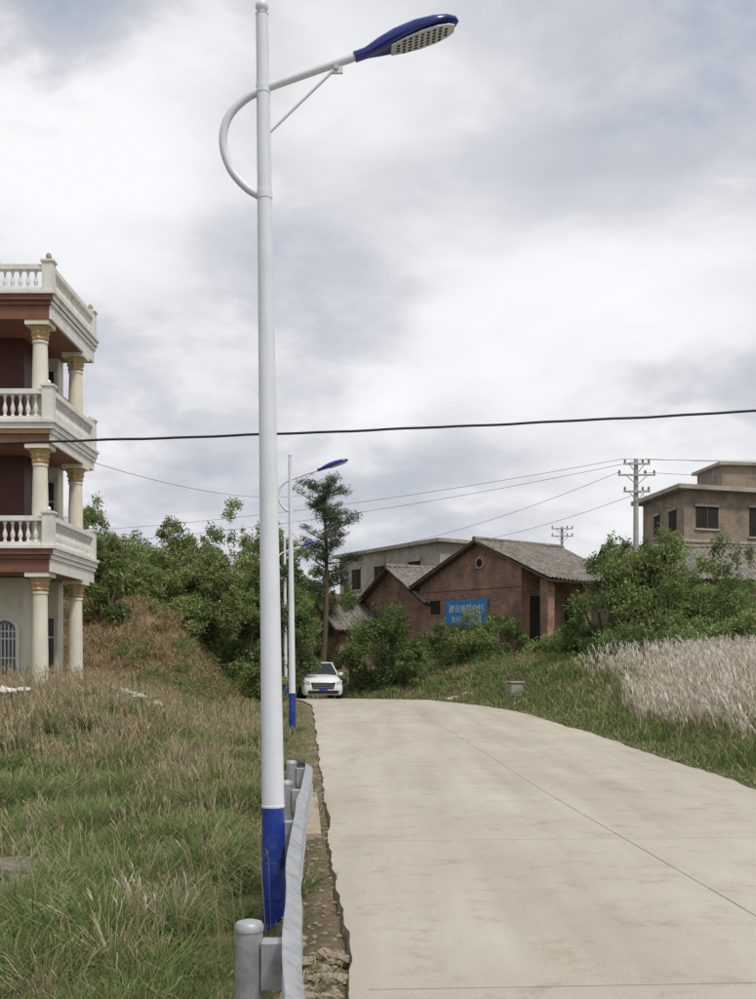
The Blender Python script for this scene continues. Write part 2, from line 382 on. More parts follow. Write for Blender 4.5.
def right_side():
    P = []
    n = 60000
    y = rng.uniform(7, 44, n); tr = rng.random(n)**1.3*6; x = XR(y)+tr
    cl = fbm(x, y, .9, 60)
    keep = (tr > .06) & (rng.random(n) < .4+.8*sm((cl-.3)/.3)) & (x < .37*y+1.5)
    x, y, tr, cl = x[keep], y[keep], tr[keep], cl[keep]
    h = (.10+.28*sm((tr-.1)/1.5))*(.4+1.0*cl)*rng.uniform(.5, 1.4, len(x))
    dry = np.clip(.10+.3*sm((fbm(x, y, .6, 66)-.45)/.2), 0, .9)
    P.append(blades(x, y, h, (.009+.0006*y)*rng.uniform(.6, 1.4, len(x)), rng.uniform(.1, .9, len(x)), mixcol(x, y, dry)))
    V, Fs, C = merge(P); npmesh('verge_grass', V, Fs, [GM], tint=C)
    n = 30000
    y = rng.uniform(11, 36, n); x = XR(y)+1.2+rng.random(n)*12
    dens = fbm(x, y, .5, 70); tr = x-XR(y)
    keep = (x < .38*y+2) & (rng.random(n) < .4+.9*sm((dens-.3)/.25)) & (tr > 1.3+1.7*sm((y-23)/9)+1.3*fbm(x, y, .7, 71)-.7)
    x, y = x[keep], y[keep]
    A = stalk_arr(x, y, .3, .8, .26, .026, PL, .007, .45)
    k = rng.random(len(x)) < .6; n2 = len(x[k])
    xx = np.concatenate([x[k]+rng.normal(0, .1, n2), x[k]+rng.normal(0, .15, n2)]); yy2 = np.concatenate([y[k]+rng.normal(0, .1, n2)]*2)
    Bl = blades(xx, yy2, rng.uniform(.2, .6, len(xx)), .014*rng.uniform(.6, 1.3, len(xx)), rng.uniform(.2, .9, len(xx)), pal(len(xx), [(.50, .43, .32), (.6, .52, .42), (.16, .20, .07), (.4, .33, .22)]))
    V, Fs, C = merge([A, Bl]); npmesh('plume_grass_field', V, Fs, [GM], tint=C)
right_side()
def left_stalks():
    P = [stalks(X(155, 7.2), 7.2, 36, .14, .3, .55, .2, .008, PL[:2]+STRAW), stalks(X(225, 6.6), 6.6, 9, .12, .8, 1.15, .1, .006, STRAW),
         stalks(X(195, 7.6), 7.6, 26, .25, .3, .6, .15, .007, STRAW), stalks(X(120, 8.5), 8.5, 14, .3, .4, .9, .1, .006, STRAW)]
    n = 4800; y = rng.uniform(9.5, 31, n); x = XL(y)-1.0-rng.random(n)*9
    k = (fbm(x, y, .5, 50) > .46) & (x > -.36*y-.5); x, y = x[k], y[k]
    P.append(stalk_arr(x, y, .25, .6, .16, .016, STRAW+[(.5, .4, .28)], .008, .5))
    V, Fs, C = merge(P); npmesh('dry_reeds', V, Fs, [GM], tint=C)
left_stalks()

# ------------------------------------------------------------------ foliage
def leaves(clumps, n, size, cols, sh=.35, drop=0.0, asp=.42):
    cl = np.array(clumps, float); vol = (cl[:, 3]*cl[:, 4]*cl[:, 5])**.72; i = rng.choice(len(cl), n, p=vol/vol.sum())
    d = rng.normal(size=(n, 3)); d /= np.linalg.norm(d, axis=1)[:, None]
    r = 1-rng.random(n)**1.6*.75; r *= 1+rng.normal(0, .16, n)
    lump = .75+.5*vn(d[:, 0]*2+i*3.1, d[:, 2]*2+d[:, 1]*2, 1.9, 5)
    p = cl[i, :3]+d*(r*lump)[:, None]*cl[i, 3:6]
    u = rng.normal(size=(n, 3))+d*.6; u[:, 2] -= drop; u /= np.linalg.norm(u, axis=1)[:, None]
    v = np.cross(u, rng.normal(size=(n, 3))); v /= np.linalg.norm(v, axis=1)[:, None]
    s = (size*rng.uniform(.6, 1.4, n))[:, None]
    V = np.stack([p-u*s*.5, p+v*s*asp*.5, p+u*s*.5, p-v*s*asp*.5], 1)
    ctone = rng.uniform(1-sh, 1+sh, len(cl)); chue = rng.integers(0, len(cols), len(cl))
    base = np.array(cols)[np.where(rng.random(n) < .6, chue[i], rng.integers(0, len(cols), n))]
    C = base*ctone[i][:, None]*(1+rng.uniform(-.25, .25, (n, 1)))
    o = (np.arange(n)*4)[:, None, None]; Fa = (o+np.array([[0, 1, 2], [0, 2, 3]])[None]).reshape(-1, 3)
    return V.reshape(-1, 3), Fa, np.repeat(C, 4, 0)
G_DARK = [(.10, .145, .06), (.12, .17, .065), (.09, .125, .055)]
G_MID = [(.155, .215, .08), (.14, .195, .08), (.18, .235, .09)]
G_LIGHT = [(.22, .28, .105), (.19, .255, .10), (.26, .295, .125), (.165, .225, .085)]
G_YEL = [(.28, .285, .135), (.23, .26, .115), (.18, .215, .09)]
def crown_clumps(cx, cy, z0, w, h, k, rmin=.16, rmax=.3, depth=None, low=.15):
    out = []; depth = depth or w
    for _ in range(k):
        a = rng.uniform(0, 2*math.pi); t = rng.random()
        zz = low+(1-low)*t; prof = math.sin(math.pi*min(max((zz*.85+.12), 0), 1))**.6
        rr = rng.random()**.5*prof
        r = rng.uniform(rmin, rmax)*w*.8
        out.append((cx+math.cos(a)*rr*w*.42, cy+math.sin(a)*rr*depth*.42, z0+h*zz*.86, r, r*rng.uniform(.8, 1.2), r*rng.uniform(.55, .9)))
    return out
def plant(name, px, d, w, h, n, size, cols, k=16, z0=None, sh=.35, low=.12, asp=.42, rmin=.13, rmax=.25, shoots=16):
    cx = X(px, d); zg = float(hgt(cx, d)) if z0 is None else z0
    cl = crown_clumps(cx, d, zg, w, h, k, low=low, rmin=rmin, rmax=rmax)
    for _ in range(shoots):
        a = rng.uniform(0, 2*math.pi); q = rng.uniform(.5, 1.02); r = w*rng.uniform(.035, .08)
        rad = w*.5*rng.uniform(.3, 1)*math.sqrt(max(0, 1.08-q*q))
        cl.append((cx+math.cos(a)*rad, d+math.sin(a)*rad, zg+h*q, r, r, r*rng.uniform(1, 2.2)))
    V, Fs, C = leaves(cl, n, size, cols, sh, asp=asp)
    e = empty(name)
    npmesh('foliage', V, Fs, [LM], tint=C, parent=e)
    mb = MB()
    for c in cl[:10]:
        p0 = Vector((cx+rng.normal(0, .05*w), d+rng.normal(0, .05*w), zg-.2)); p2 = Vector(c[:3]); p1 = p0.lerp(p2, .5)+Vector((rng.normal(0, .06*w), rng.normal(0, .06*w), .08*h))
        mb.tube(catmull([p0, p1, p2], 4), list(np.linspace(.018*h+.02, .012, 9)), BARK, 6)
    mb.obj('branches', e, smooth=60)
    return e
plant('bush', 388, 51, 4.3, 4.4, 20000, .13, G_MID+G_DARK, 28, z0=-.45)
plant('bush', 356, 53, 2.4, 3.4, 7000, .13, G_MID+G_LIGHT, 14, z0=-.6)
plant('bush', 414, 48.5, 2.1, 2.0, 5000, .12, G_MID, 12)
plant('bush', 474, 49, 3.3, 2.35, 11000, .125, G_LIGHT+G_MID, 20, low=.02)
plant('bush', 440, 53, 2.4, 1.9, 4500, .13, G_MID, 12, low=.02)
plant('bush', 508, 52, 2.3, 2.2, 6000, .13, G_MID, 12)
plant('tree', 610, 40, 3.3, 4.3, 15000, .13, G_LIGHT+G_MID, 26)
plant('tree', 662, 39, 3.7, 4.4, 18000, .13, G_LIGHT, 30)
plant('tree', 722, 41, 3.9, 4.1, 17000, .13, G_MID+G_LIGHT, 28)
plant('bush', 580, 42, 2.2, 1.6, 5500, .12, G_MID, 12)
plant('bush', 640, 36.5, 3.4, 1.2, 7500, .11, G_MID+G_LIGHT, 16, low=0)
plant('bush', 560, 45, 3.0, 1.0, 5500, .11, G_MID+G_LIGHT, 14, low=0)
plant('bush', 690, 36, 3.2, 1.3, 7500, .11, G_LIGHT+G_MID, 16, low=0)
plant('bush', 745, 35, 2.6, 1.5, 6000, .11, G_LIGHT+G_MID, 16, low=0)
plant('bush', 270, 44, 3.2, 6.2, 20000, .14, G_MID+G_DARK, 36, low=.03)
plant('bush', 240, 42, 2.7, 4.4, 14000, .135, G_MID+G_LIGHT, 26, low=.03)
plant('bush', 294, 48.5, 2.4, 4.8, 9000, .14, G_DARK+G_MID, 20, low=.02)
plant('bush', 262, 38.5, 2.2, 2.0, 6500, .12, G_MID+G_LIGHT, 14, low=0)
plant('bush', 100, 39, 2.4, 2.8, 7000, .13, G_MID+G_LIGHT, 16, low=0)
def woodland():
    parts = []; mb = MB()
    spec = [(92, 47, 504, 3.0), (60, 46, 520, 3.2), (118, 46, 528, 2.8), (150, 48, 538, 3.4), (182, 46, 530, 3.2), (206, 49, 524, 3.2), (232, 50, 508, 3.4), (258, 52, 514, 3.2), (280, 56, 524, 3.0), (134, 50, 532, 3), (168, 50, 528, 3), (220, 48, 530, 3), (246, 47, 535, 2.6), (292, 52, 545, 2.6),
            (30, 50, 560, 4), (-10, 50, 560, 5), (135, 44, 560, 2.8), (165, 43, 566, 2.8), (195, 43.5, 558, 2.8), (110, 43, 570, 2.6), (222, 44.5, 558, 2.8), (75, 44, 560, 2.2), (130, 41.5, 600, 1.8), (185, 42, 596, 2.0), (158, 42, 600, 1.6), (300, 60, 560, 3), (320, 62, 566, 3), (345, 63, 578, 2.5)]
    for (px, d, ty, w) in spec:
        cx = X(px, d); zg = float(hgt(cx, d)); top = Z(ty, d)+rng.uniform(-.3, .3); h = top-zg; w *= 1.15
        cl = crown_clumps(cx, d, zg, w, h, 26, low=.08, rmin=.11, rmax=.23)
        for _ in range(18):
            a = rng.uniform(0, 6.28); q = rng.uniform(.45, 1.0); r = w*rng.uniform(.035, .09); rad = w*.5*rng.uniform(.2, 1)*math.sqrt(max(0, 1.08-q*q))
            cl.append((cx+math.cos(a)*rad, d+math.sin(a)*rad, zg+h*q, r, r, r*rng.uniform(.9, 1.7)))
        cols = [G_MID+G_LIGHT, G_LIGHT+G_YEL, G_LIGHT, G_YEL+G_LIGHT][rng.integers(0, 4)]
        parts.append(leaves(cl, int(1200*w+1150*h), .15, cols, .4, asp=.35))
        for c in cl[:6]:
            p0 = Vector((cx, d, zg-.3)); p2 = Vector(c[:3]); p1 = p0.lerp(p2, .5)+Vector((0, 0, .1*h))
            mb.tube(catmull([p0, p1, p2], 4), list(np.linspace(.09, .015, 9)), BARK, 6)
    e = empty('woodland'); V, Fs, C = merge(parts)
    npmesh('foliage', V, Fs, [LM], tint=C, parent=e); mb.obj('trunks', e, smooth=60)
woodland()
def scrub():
    parts = []
    for k in range(560):
        if k < 300: d = rng.uniform(32, 44); x = float(XL(d))-1.2-rng.random()*9
        else: d = rng.uniform(36, 54); x = float(XR(d))+.5+rng.random()*9
        if x < -.31*d+1.2 and d < 36: continue
        if k < 300 and fbm(x, d, .3, 90) > .45: continue
        zg = float(hgt(x, d)); w = rng.uniform(.3, .9); h = rng.uniform(.2, .7)
        cl = [(x+rng.normal(0, w*.3), d+rng.normal(0, w*.3), zg+h*.4, w*.4, w*.4, h*.5) for _ in range(3)]
        cols = [G_MID, G_YEL, G_LIGHT, [(.33, .25, .15), (.26, .20, .11)]][rng.integers(0, 4)]
        parts.append(leaves(cl, 190, .10, cols, .3, asp=.3))
    V, Fs, C = merge(parts); npmesh('scrub', V, Fs, [LM], tint=C)
    n = 26000; y = rng.uniform(31, 46, n); x = XL(y)-.8-rng.random(n)*11
    A = blades(x, y, rng.uniform(.15, .5, n), .03*rng.uniform(.6, 1.4, n), rng.uniform(.4, 1.4, n), pal(n, [(.38, .28, .18), (.30, .21, .13), (.44, .35, .24), (.17, .20, .07)]))
    n = 18000; y = rng.uniform(37, 56, n); x = XR(y)+.2+rng.random(n)*11
    B = blades(x, y, rng.uniform(.12, .45, n), .028*rng.uniform(.6, 1.4, n), rng.uniform(.3, 1.2, n), mixcol(x, y, .3))
    V, Fs, C = merge([A, B]); npmesh('bank_grass', V, Fs, [GM], tint=C)
scrub()
def distant():
    parts = []
    for k in range(90):
        az = rng.uniform(-60, 60); d = rng.uniform(95, 160); x = d*math.tan(math.radians(az)); zg = float(hgt(x, d))
        w = rng.uniform(6, 10); h = rng.uniform(3.5, 6.5)
        parts.append(leaves(crown_clumps(x, d, zg-.5, w, h, 10, low=0), 1000, .55, G_MID+G_DARK, .3))
    V, Fs, C = merge(parts); npmesh('distant_trees', V, Fs, [LM], tint=C)
distant()
def pine(px, d, toppy):
    e = empty('pine_tree'); cx = X(px, d); zg = float(hgt(cx, d)); zt = Z(toppy, d); H = zt-zg; mb = MB()
    pts = [Vector((cx+.25*math.sin(t*3), d, zg-.3+H*t)) for t in np.linspace(0, 1, 12)]
    mb.tube(pts, list(np.linspace(.2, .03, 12)), BARK, 8); cl = []
    for k in range(50):
        t = .38+.58*(k/49)**.9; a = rng.uniform(0, 6.28); L = (1.0-t)*2.4+1.0; L *= rng.uniform(.3, 1.2)
        p0 = Vector((cx+.25*math.sin(t*3), d, zg+H*t)); p2 = p0+Vector((math.cos(a)*L, math.sin(a)*L, rng.uniform(.1, .7)*L)); p1 = p0.lerp(p2, .5)-Vector((0, 0, .04*L))
        if p2.z > zt+.2: p2.z = zt+.2
        mb.tube(catmull([p0, p1, p2], 3), list(np.linspace(.05, .012, 7)), BARK, 5)
        for q in (.5, .8, 1):
            c = p0.lerp(p2, q); s = rng.uniform(.22, .55); cl.append((c.x, c.y, c.z+.08, s, s, s*.6))
    mb.obj('trunk', e, smooth=60)
    V, Fs, C = leaves(cl, 20000, .15, [(.07, .10, .06), (.09, .12, .065), (.105, .135, .075)], .35, asp=.22)
    npmesh('needles', V, Fs, [LM], tint=C, parent=e)
pine(322, 60, 478)

# ------------------------------------------------------------------ street lamps
M_WHITE = mat('pole_white_paint', (.74, .76, .82), (.68, .70, .77), 2.5, .34, spec=.5, stain=((.42, .41, .40), 5, .4, (1, 1, .15)))
M_BLUE = mat('pole_blue_paint', (.012, .035, .24), (.018, .05, .29), 3, .38, spec=.45, stain=((.14, .14, .16), 9, .55))
M_DBLUE = mat('lamp_blue_shell', (.006, .014, .16), (.01, .02, .20), 3, .18, spec=.6)
M_GALV = mat('galvanised_steel', (.50, .52, .54), (.36, .38, .40), 9, .45, metal=.5, bump=.05, stain=((.22, .17, .12), 5, .75))
M_LED = mat('led_glass', (.75, .78, .80), (.55, .58, .62), 12, .12, spec=.8)
M_BLK = mat('black_plastic', (.015, .015, .02), (.03, .03, .035), 8, .4)
M_CONC = mat('concrete', (.36, .34, .30), (.27, .25, .21), 3, .92, .4, 25)
def street_lamp(bx, by, bz, lean=-.8, s=1.0, yaw=0):
    e = empty('street_lamp', (bx, by, bz)); e.rotation_euler = (0, math.radians(lean), math.radians(yaw)); e.scale = (s, s, s)
    H = 6.52
    r = lambda z: .086-.043*z/H
    def shaft(z0, z1, m, name, grow=0):
        mb = MB(); mb.lathe([(r(z)+grow, z) for z in np.linspace(z0, z1, 8)], 0, 0, m, 28); return mb.obj(name, e, smooth=40)
    shaft(.03, .985, M_BLUE, 'blue_lower_shaft'); shaft(.985, H, M_WHITE, 'shaft')
    mb = MB(); mb.lathe([(r(.985)+.001, .975), (r(.985)+.003, .98), (r(.985)+.003, .99), (r(1)+.001, .995)], 0, 0, M_WHITE, 28); mb.obj('collar', e)
    b = MB(); b.box(-.17, .17, -.17, .17, 0, .022, M_BLUE)
    for a in range(4):
        c, sn = math.cos(a*math.pi/2+math.pi/4), math.sin(a*math.pi/2+math.pi/4)
        b.lathe([(.014, .02), (.014, .09)], c*.19, sn*.19, M_GALV, 8)
        c, sn = math.cos(a*math.pi/2), math.sin(a*math.pi/2)
        b.prism([(c*.08-sn*.004, sn*.08+c*.004, .022), (c*.16-sn*.004, sn*.16+c*.004, .022), (c*.08-sn*.004, sn*.08+c*.004, .15)], (sn*.008, -c*.008, 0), M_BLUE)
    b.obj('base_plate', e)
    b = MB(); b.box(-.26, .26, -.26, .26, -.5, -.003, M_CONC); b.obj('footing', e, bevel=.02)
    b = MB(); b.box(-.05, .05, -r(.5)-.006, -r(.5)+.01, .34, .6, M_BLUE); b.obj('service_hatch', e, bevel=.004)
    b = MB(); prof = [(.045, H)]+[(.047, H+.005), (.03, H+.02)]+[(max(.046*math.sin(a), .002), H+.06-.046*math.cos(a)) for a in np.linspace(.5, math.pi, 10)]
    b.lathe(prof, 0, 0, M_WHITE, 18); b.obj('ball_finial', e, smooth=50)
    arm = catmull([(-.0, 0, 5.24), (-.12, 0, 5.31), (-.235, 0, 5.45), (-.285, 0, 5.63), (-.25, 0, 5.80), (-.14, 0, 5.925), (0, 0, 6.0), (.3, 0, 6.105), (.74, 0, 6.25)], 8)
    b = MB(); b.tube(arm, .029, M_WHITE, 14); b.obj('arm', e, smooth=60)
    b = MB(); b.tube([(.02, 0, 5.68), (.52, 0, 6.15)], .011, M_WHITE, 10); b.box(.47, .56, -.012, .012, 6.105, 6.175, M_WHITE)
    b.lathe([(.018, -.01), (.018, .01)], 0, 0, M_GALV, 8, M=Matrix.Translation((.515, -.02, 6.14)) @ Matrix.Rotation(math.pi/2, 4, 'X')); b.obj('strut', e, smooth=50)
    b = MB()
    for z in (5.26, 6.0): b.lathe([(r(z)+.001, z-.03), (r(z)+.004, z-.027), (r(z)+.004, z+.027), (r(z)+.001, z+.03)], 0, 0, M_WHITE, 24)
    b.obj('arm_clamps', e, smooth=40)
    L = .71; st = [(0, .032, .030, .030), (.05, .040, .042, .034), (.13, .072, .062, .036), (.25, .115, .078, .034), (.40, .142, .080, .03), (.53, .136, .066, .026), (.63, .108, .045, .022), (.69, .06, .025, .014), (.71, .012, .006, .006)]
    T = Matrix.Translation((.70, 0, 6.237)) @ Matrix.Rotation(math.radians(-18.5), 4, 'Y') @ Matrix.Rotation(math.radians(2), 4, 'X')
    hb = MB(); n = 24; vs = []; fs = []
    for (x, w, ht, hb_) in st:
        for i in range(n):
            a = 2*math.pi*i/n; c = math.cos(a); s_ = math.sin(a)
            yy_ = w*math.copysign(abs(c)**.8, c); zz_ = (ht*s_ if s_ > 0 else hb_*math.copysign(abs(s_)**.45, s_))
            vs.append(T @ Vector((x, yy_, zz_)))
    for k in range(len(st)-1):
        for i in range(n):
            j = (i+1) % n; fs.append((k*n+i, (k+1)*n+i, (k+1)*n+j, k*n+j))
    fs.append(tuple(range(n))); fs.append(tuple(range((len(st)-1)*n, len(st)*n))[::-1])
    hb.add(vs, fs, M_DBLUE); hb.obj('lamp_housing', e, smooth=50)
    g = MB()
    out = [(.20, .068), (.30, .098), (.42, .118), (.54, .112), (.62, .085), (.665, .045)]
    poly = [(x, y) for x, y in out]+[(x, -y) for x, y in out[::-1]]
    g.prism([T @ Vector((x, y, -.034)) for x, y in poly], (T.to_3x3() @ Vector((0, 0, -.010))), M_LED); g.obj('led_panel', e)
    g = MB()
    for i in range(9):
        for jx in range(5):
            x = .25+i*.044; y = (jx-2)*.038
            if abs(y) < np.interp(x, [a for a, _ in out], [b_ for _, b_ in out])-.016:
                g.box(x-.011, x+.011, y-.007, y+.007, -.049, -.0445, M_BLK, T)
    g.obj('led_chips', e)
    b = MB(); b.tube([T @ Vector((-.06, 0, 0)), T @ Vector((.03, 0, 0))], .037, M_DBLUE, 16); b.obj('spigot', e, smooth=50)
    return e
street_lamp(X(275, 7.7), 7.7, -.42)
street_lamp(X(292.5, 25), 25, -.14, lean=-.5, s=.965)
street_lamp(X(285.5, 43.5), 43.5, -.2, lean=-.3, yaw=15)
street_lamp(X(283, 61)-6, 63, -.6, lean=0, yaw=30)

# ------------------------------------------------------------------ guardrail
def guardrail():
    e = empty('guardrail'); off = .29; top = .42
    xr = lambda y: float(XL(y))-off-.05*math.sin((y-3)*.5)
    prof = [(-.00, 0), (.02, -.01), (.075, -.05), (.08, -.085), (.02, -.13), (.0, -.155), (.02, -.18), (.08, -.225), (.075, -.26), (.02, -.30), (0, -.31)]
    mb = MB(); ys = np.linspace(1.6, 12.4, 55); vs = []; fs = []; n = len(prof)
    for y in ys:
        for (a, b) in prof: vs.append((xr(y)+a+(vn(y, 1, 1.1, 2)-.5)*.03, y, top+b+(vn(y, 1, .8, 7)-.5)*.03))
    for k in range(len(ys)-1):
        for i in range(n-1): fs.append((k*n+i, (k+1)*n+i, (k+1)*n+i+1, k*n+i+1))
    mb.add(vs, fs, M_GALV); o = mb.obj('w_beam', e, smooth=30)
    s = o.modifiers.new('thick', 'SOLIDIFY'); s.thickness = .004
    for y in (1.8, 4.8, 8.3, 10.3, 12.3):
        m = MB(); px = xr(y)-.145; zg = float(hgt(px, y))
        m.lathe([(.060, zg-.3), (.060, top-.01), (.064, top-.008), (.064, top+.012), (.055, top+.028), (.03, top+.036), (.004, top+.038)], px, y, M_GALV, 24); m.obj('post', e, smooth=40)
        m = MB(); m.box(px+.055, xr(y)+.004, y-.05, y+.05, top-.26, top-.05, M_GALV); m.obj('spacer_block', e, bevel=.006)
        m = MB(); M = Matrix.Translation((xr(y)+.004, y, top-.155)) @ Matrix.Rotation(math.pi/2, 4, 'Y'); m.lathe([(.018, 0), (.018, .012), (.009, .014), (.009, .022)], 0, 0, M_GALV, 6, M=M); m.obj('bolt', e)
    m = MB(); vs = []; fs = []; y0 = 12.4; cx = xr(y0)-.09
    for k, a in enumerate(np.linspace(0, math.pi, 9)):
        for (p, b) in prof: vs.append((cx+(.09+p)*math.cos(a), y0+(.09+p)*math.sin(a), top+b))
    for k in range(8):
        for i in range(n-1): fs.append((k*n+i, (k+1)*n+i, (k+1)*n+i+1, k*n+i+1))
    m.add(vs, fs, M_GALV); m.obj('end_terminal', e, smooth=30)
guardrail()
def rock(mb, x, y, z, s, m, sq=.6):
    n = 8; rings = 5; vs = []; fs = []; ph = rng.uniform(0, 6.28)
    for k in range(rings):
        a = math.pi*(k+.5)/rings
        for i in range(n):
            b = 2*math.pi*i/n+ph; r = s*(1+rng.uniform(-.3, .3))
            vs.append((x+r*math.sin(a)*math.cos(b), y+r*math.sin(a)*math.sin(b)*.8, z+r*math.cos(a)*sq))
    for k in range(rings-1):
        for i in range(n):
            j = (i+1) % n; fs.append((k*n+i, (k+1)*n+i, (k+1)*n+j, k*n+j))
    fs.append(tuple(range(n))); fs.append(tuple(range((rings-1)*n, rings*n))[::-1]); mb.add(vs, fs, m)
M_ROCK = mat('stone', (.36, .30, .235), (.26, .215, .155), 6, .95, .6, 30)
M_ROCKG = mat('grey_stone', (.24, .215, .18), (.15, .13, .105), 4, .95, .6, 30)
M_ROCKW = mat('pale_stone', (.72, .70, .67), (.5, .48, .44), 6, .9, .4, 30)
mb = MB()
for k in range(1300):
    y = 3.5+rng.random()**1.6*22; x = float(XL(y))-rng.random()*.42-.01
    rock(mb, x, y, float(hgt(x, y)), rng.uniform(.004, .02)*(1.8 if rng.random() < .1 else 1), M_ROCK)
for k in range(40):
    y = rng.uniform(4.6, 6.2); x = float(XL(y))-rng.uniform(.02, .33); rock(mb, x, y, float(hgt(x, y))+.01, rng.uniform(.02, .06), M_ROCK)
for k in range(160):
    y = 8+rng.random()*32; x = float(XR(y))+rng.random()*.3+.02
    rock(mb, x, y, float(hgt(x, y))+.01, rng.uniform(.015, .05), M_ROCK)
mb.obj('rubble')
mb = MB()
for k in range(26):
    x = ROCKC[0]+rng.normal(0, .38); y = ROCKC[1]+rng.normal(0, .3); rock(mb, x, y, float(hgt(x, y))+.05, rng.uniform(.06, .2), M_ROCKG, .4)
T = Matrix.Translation((ROCKC[0]-.05, ROCKC[1]-.1, float(hgt(*ROCKC))+.10)) @ Matrix.Rotation(.10, 4, 'X') @ Matrix.Rotation(.16, 4, 'Y') @ Matrix.Rotation(.3, 4, 'Z')
mb.prism([T @ Vector(p) for p in ((-.32, -.15, 0), (.1, -.24, 0), (.34, -.05, 0), (.22, .2, 0), (-.1, .26, 0), (-.3, .12, 0))], (0, 0, .08), M_ROCKG)
mb.obj('rock_pile', bevel=.015)
def heap(px, d, n, spread, smin, smax, m, name, dz=.05):
    mb = MB()
    for k in range(n):
        x = X(px, d)+rng.normal(0, spread); y = d+rng.normal(0, .25); rock(mb, x, y, float(hgt(x, y))+dz, rng.uniform(smin, smax), m, .4)
    mb.obj(name, smooth=50)
heap(128, 26.0, 9, .24, .10, .22, M_ROCKW, 'white_sacks', .24)
heap(8, 22.5, 6, .18, .1, .22, M_ROCKW, 'white_sacks', .28)
heap(455, 41.8, 6, .3, .12, .26, M_ROCKW, 'stone_heap', .08)
mb = MB(); mb.box(-.22, .22, -.2, .2, -.1, .52, M_CONC); mb.box(-.26, .26, -.24, .24, .52, .58, M_CONC); o = mb.obj('concrete_marker_post', bevel=.015); o.location = (X(515, 38), 38, float(hgt(X(515, 38), 38)))
o.rotation_euler = (0, 0, .3)
M_PINK = mat('kerb_concrete', (.44, .36, .29), (.36, .29, .23), 5, .9, .3)
mb = MB()
for k, (y0, y1) in enumerate(((10.1, 11.0), (11.03, 12.0), (12.03, 13.4))):
    a, b = float(XL(y0)), float(XL(y1)); zz = -.005-.012*k
    mb.prism([(a-.27, y0, zz-.16), (a-.085, y0, zz-.16), (a-.085, y0, zz), (a-.27, y0, zz)], (b-a, y1-y0, 0), M_PINK)
mb.obj('kerb', bevel=.01)

# ------------------------------------------------------------------ villa
M_CREAM = mat('villa_cream_stone', (.74, .70, .59), (.66, .61, .50), 2, .6, stain=((.40, .36, .28), 3, .35, (1, 1, .3)))
M_VWHITE = mat('villa_white_stone', (.76, .74, .70), (.66, .64, .60), 2, .6, stain=((.36, .33, .28), 3, .5, (1, 1, .3)))
M_TAN = mat('capital_gold_tan', (.50, .36, .19), (.40, .28, .14), 12, .6)
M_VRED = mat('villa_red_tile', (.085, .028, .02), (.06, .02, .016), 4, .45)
M_VBRN = mat('villa_brown_beam', (.22, .10, .065), (.17, .075, .05), 4, .5)
M_GLASS = mat('window_glass', (.03, .035, .04), (.05, .055, .06), 3, .06, spec=.8)
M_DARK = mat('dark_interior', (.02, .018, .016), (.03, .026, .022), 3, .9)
M_FRAME = mat('window_frame', (.55, .53, .50), (.45, .43, .40), 4, .5)
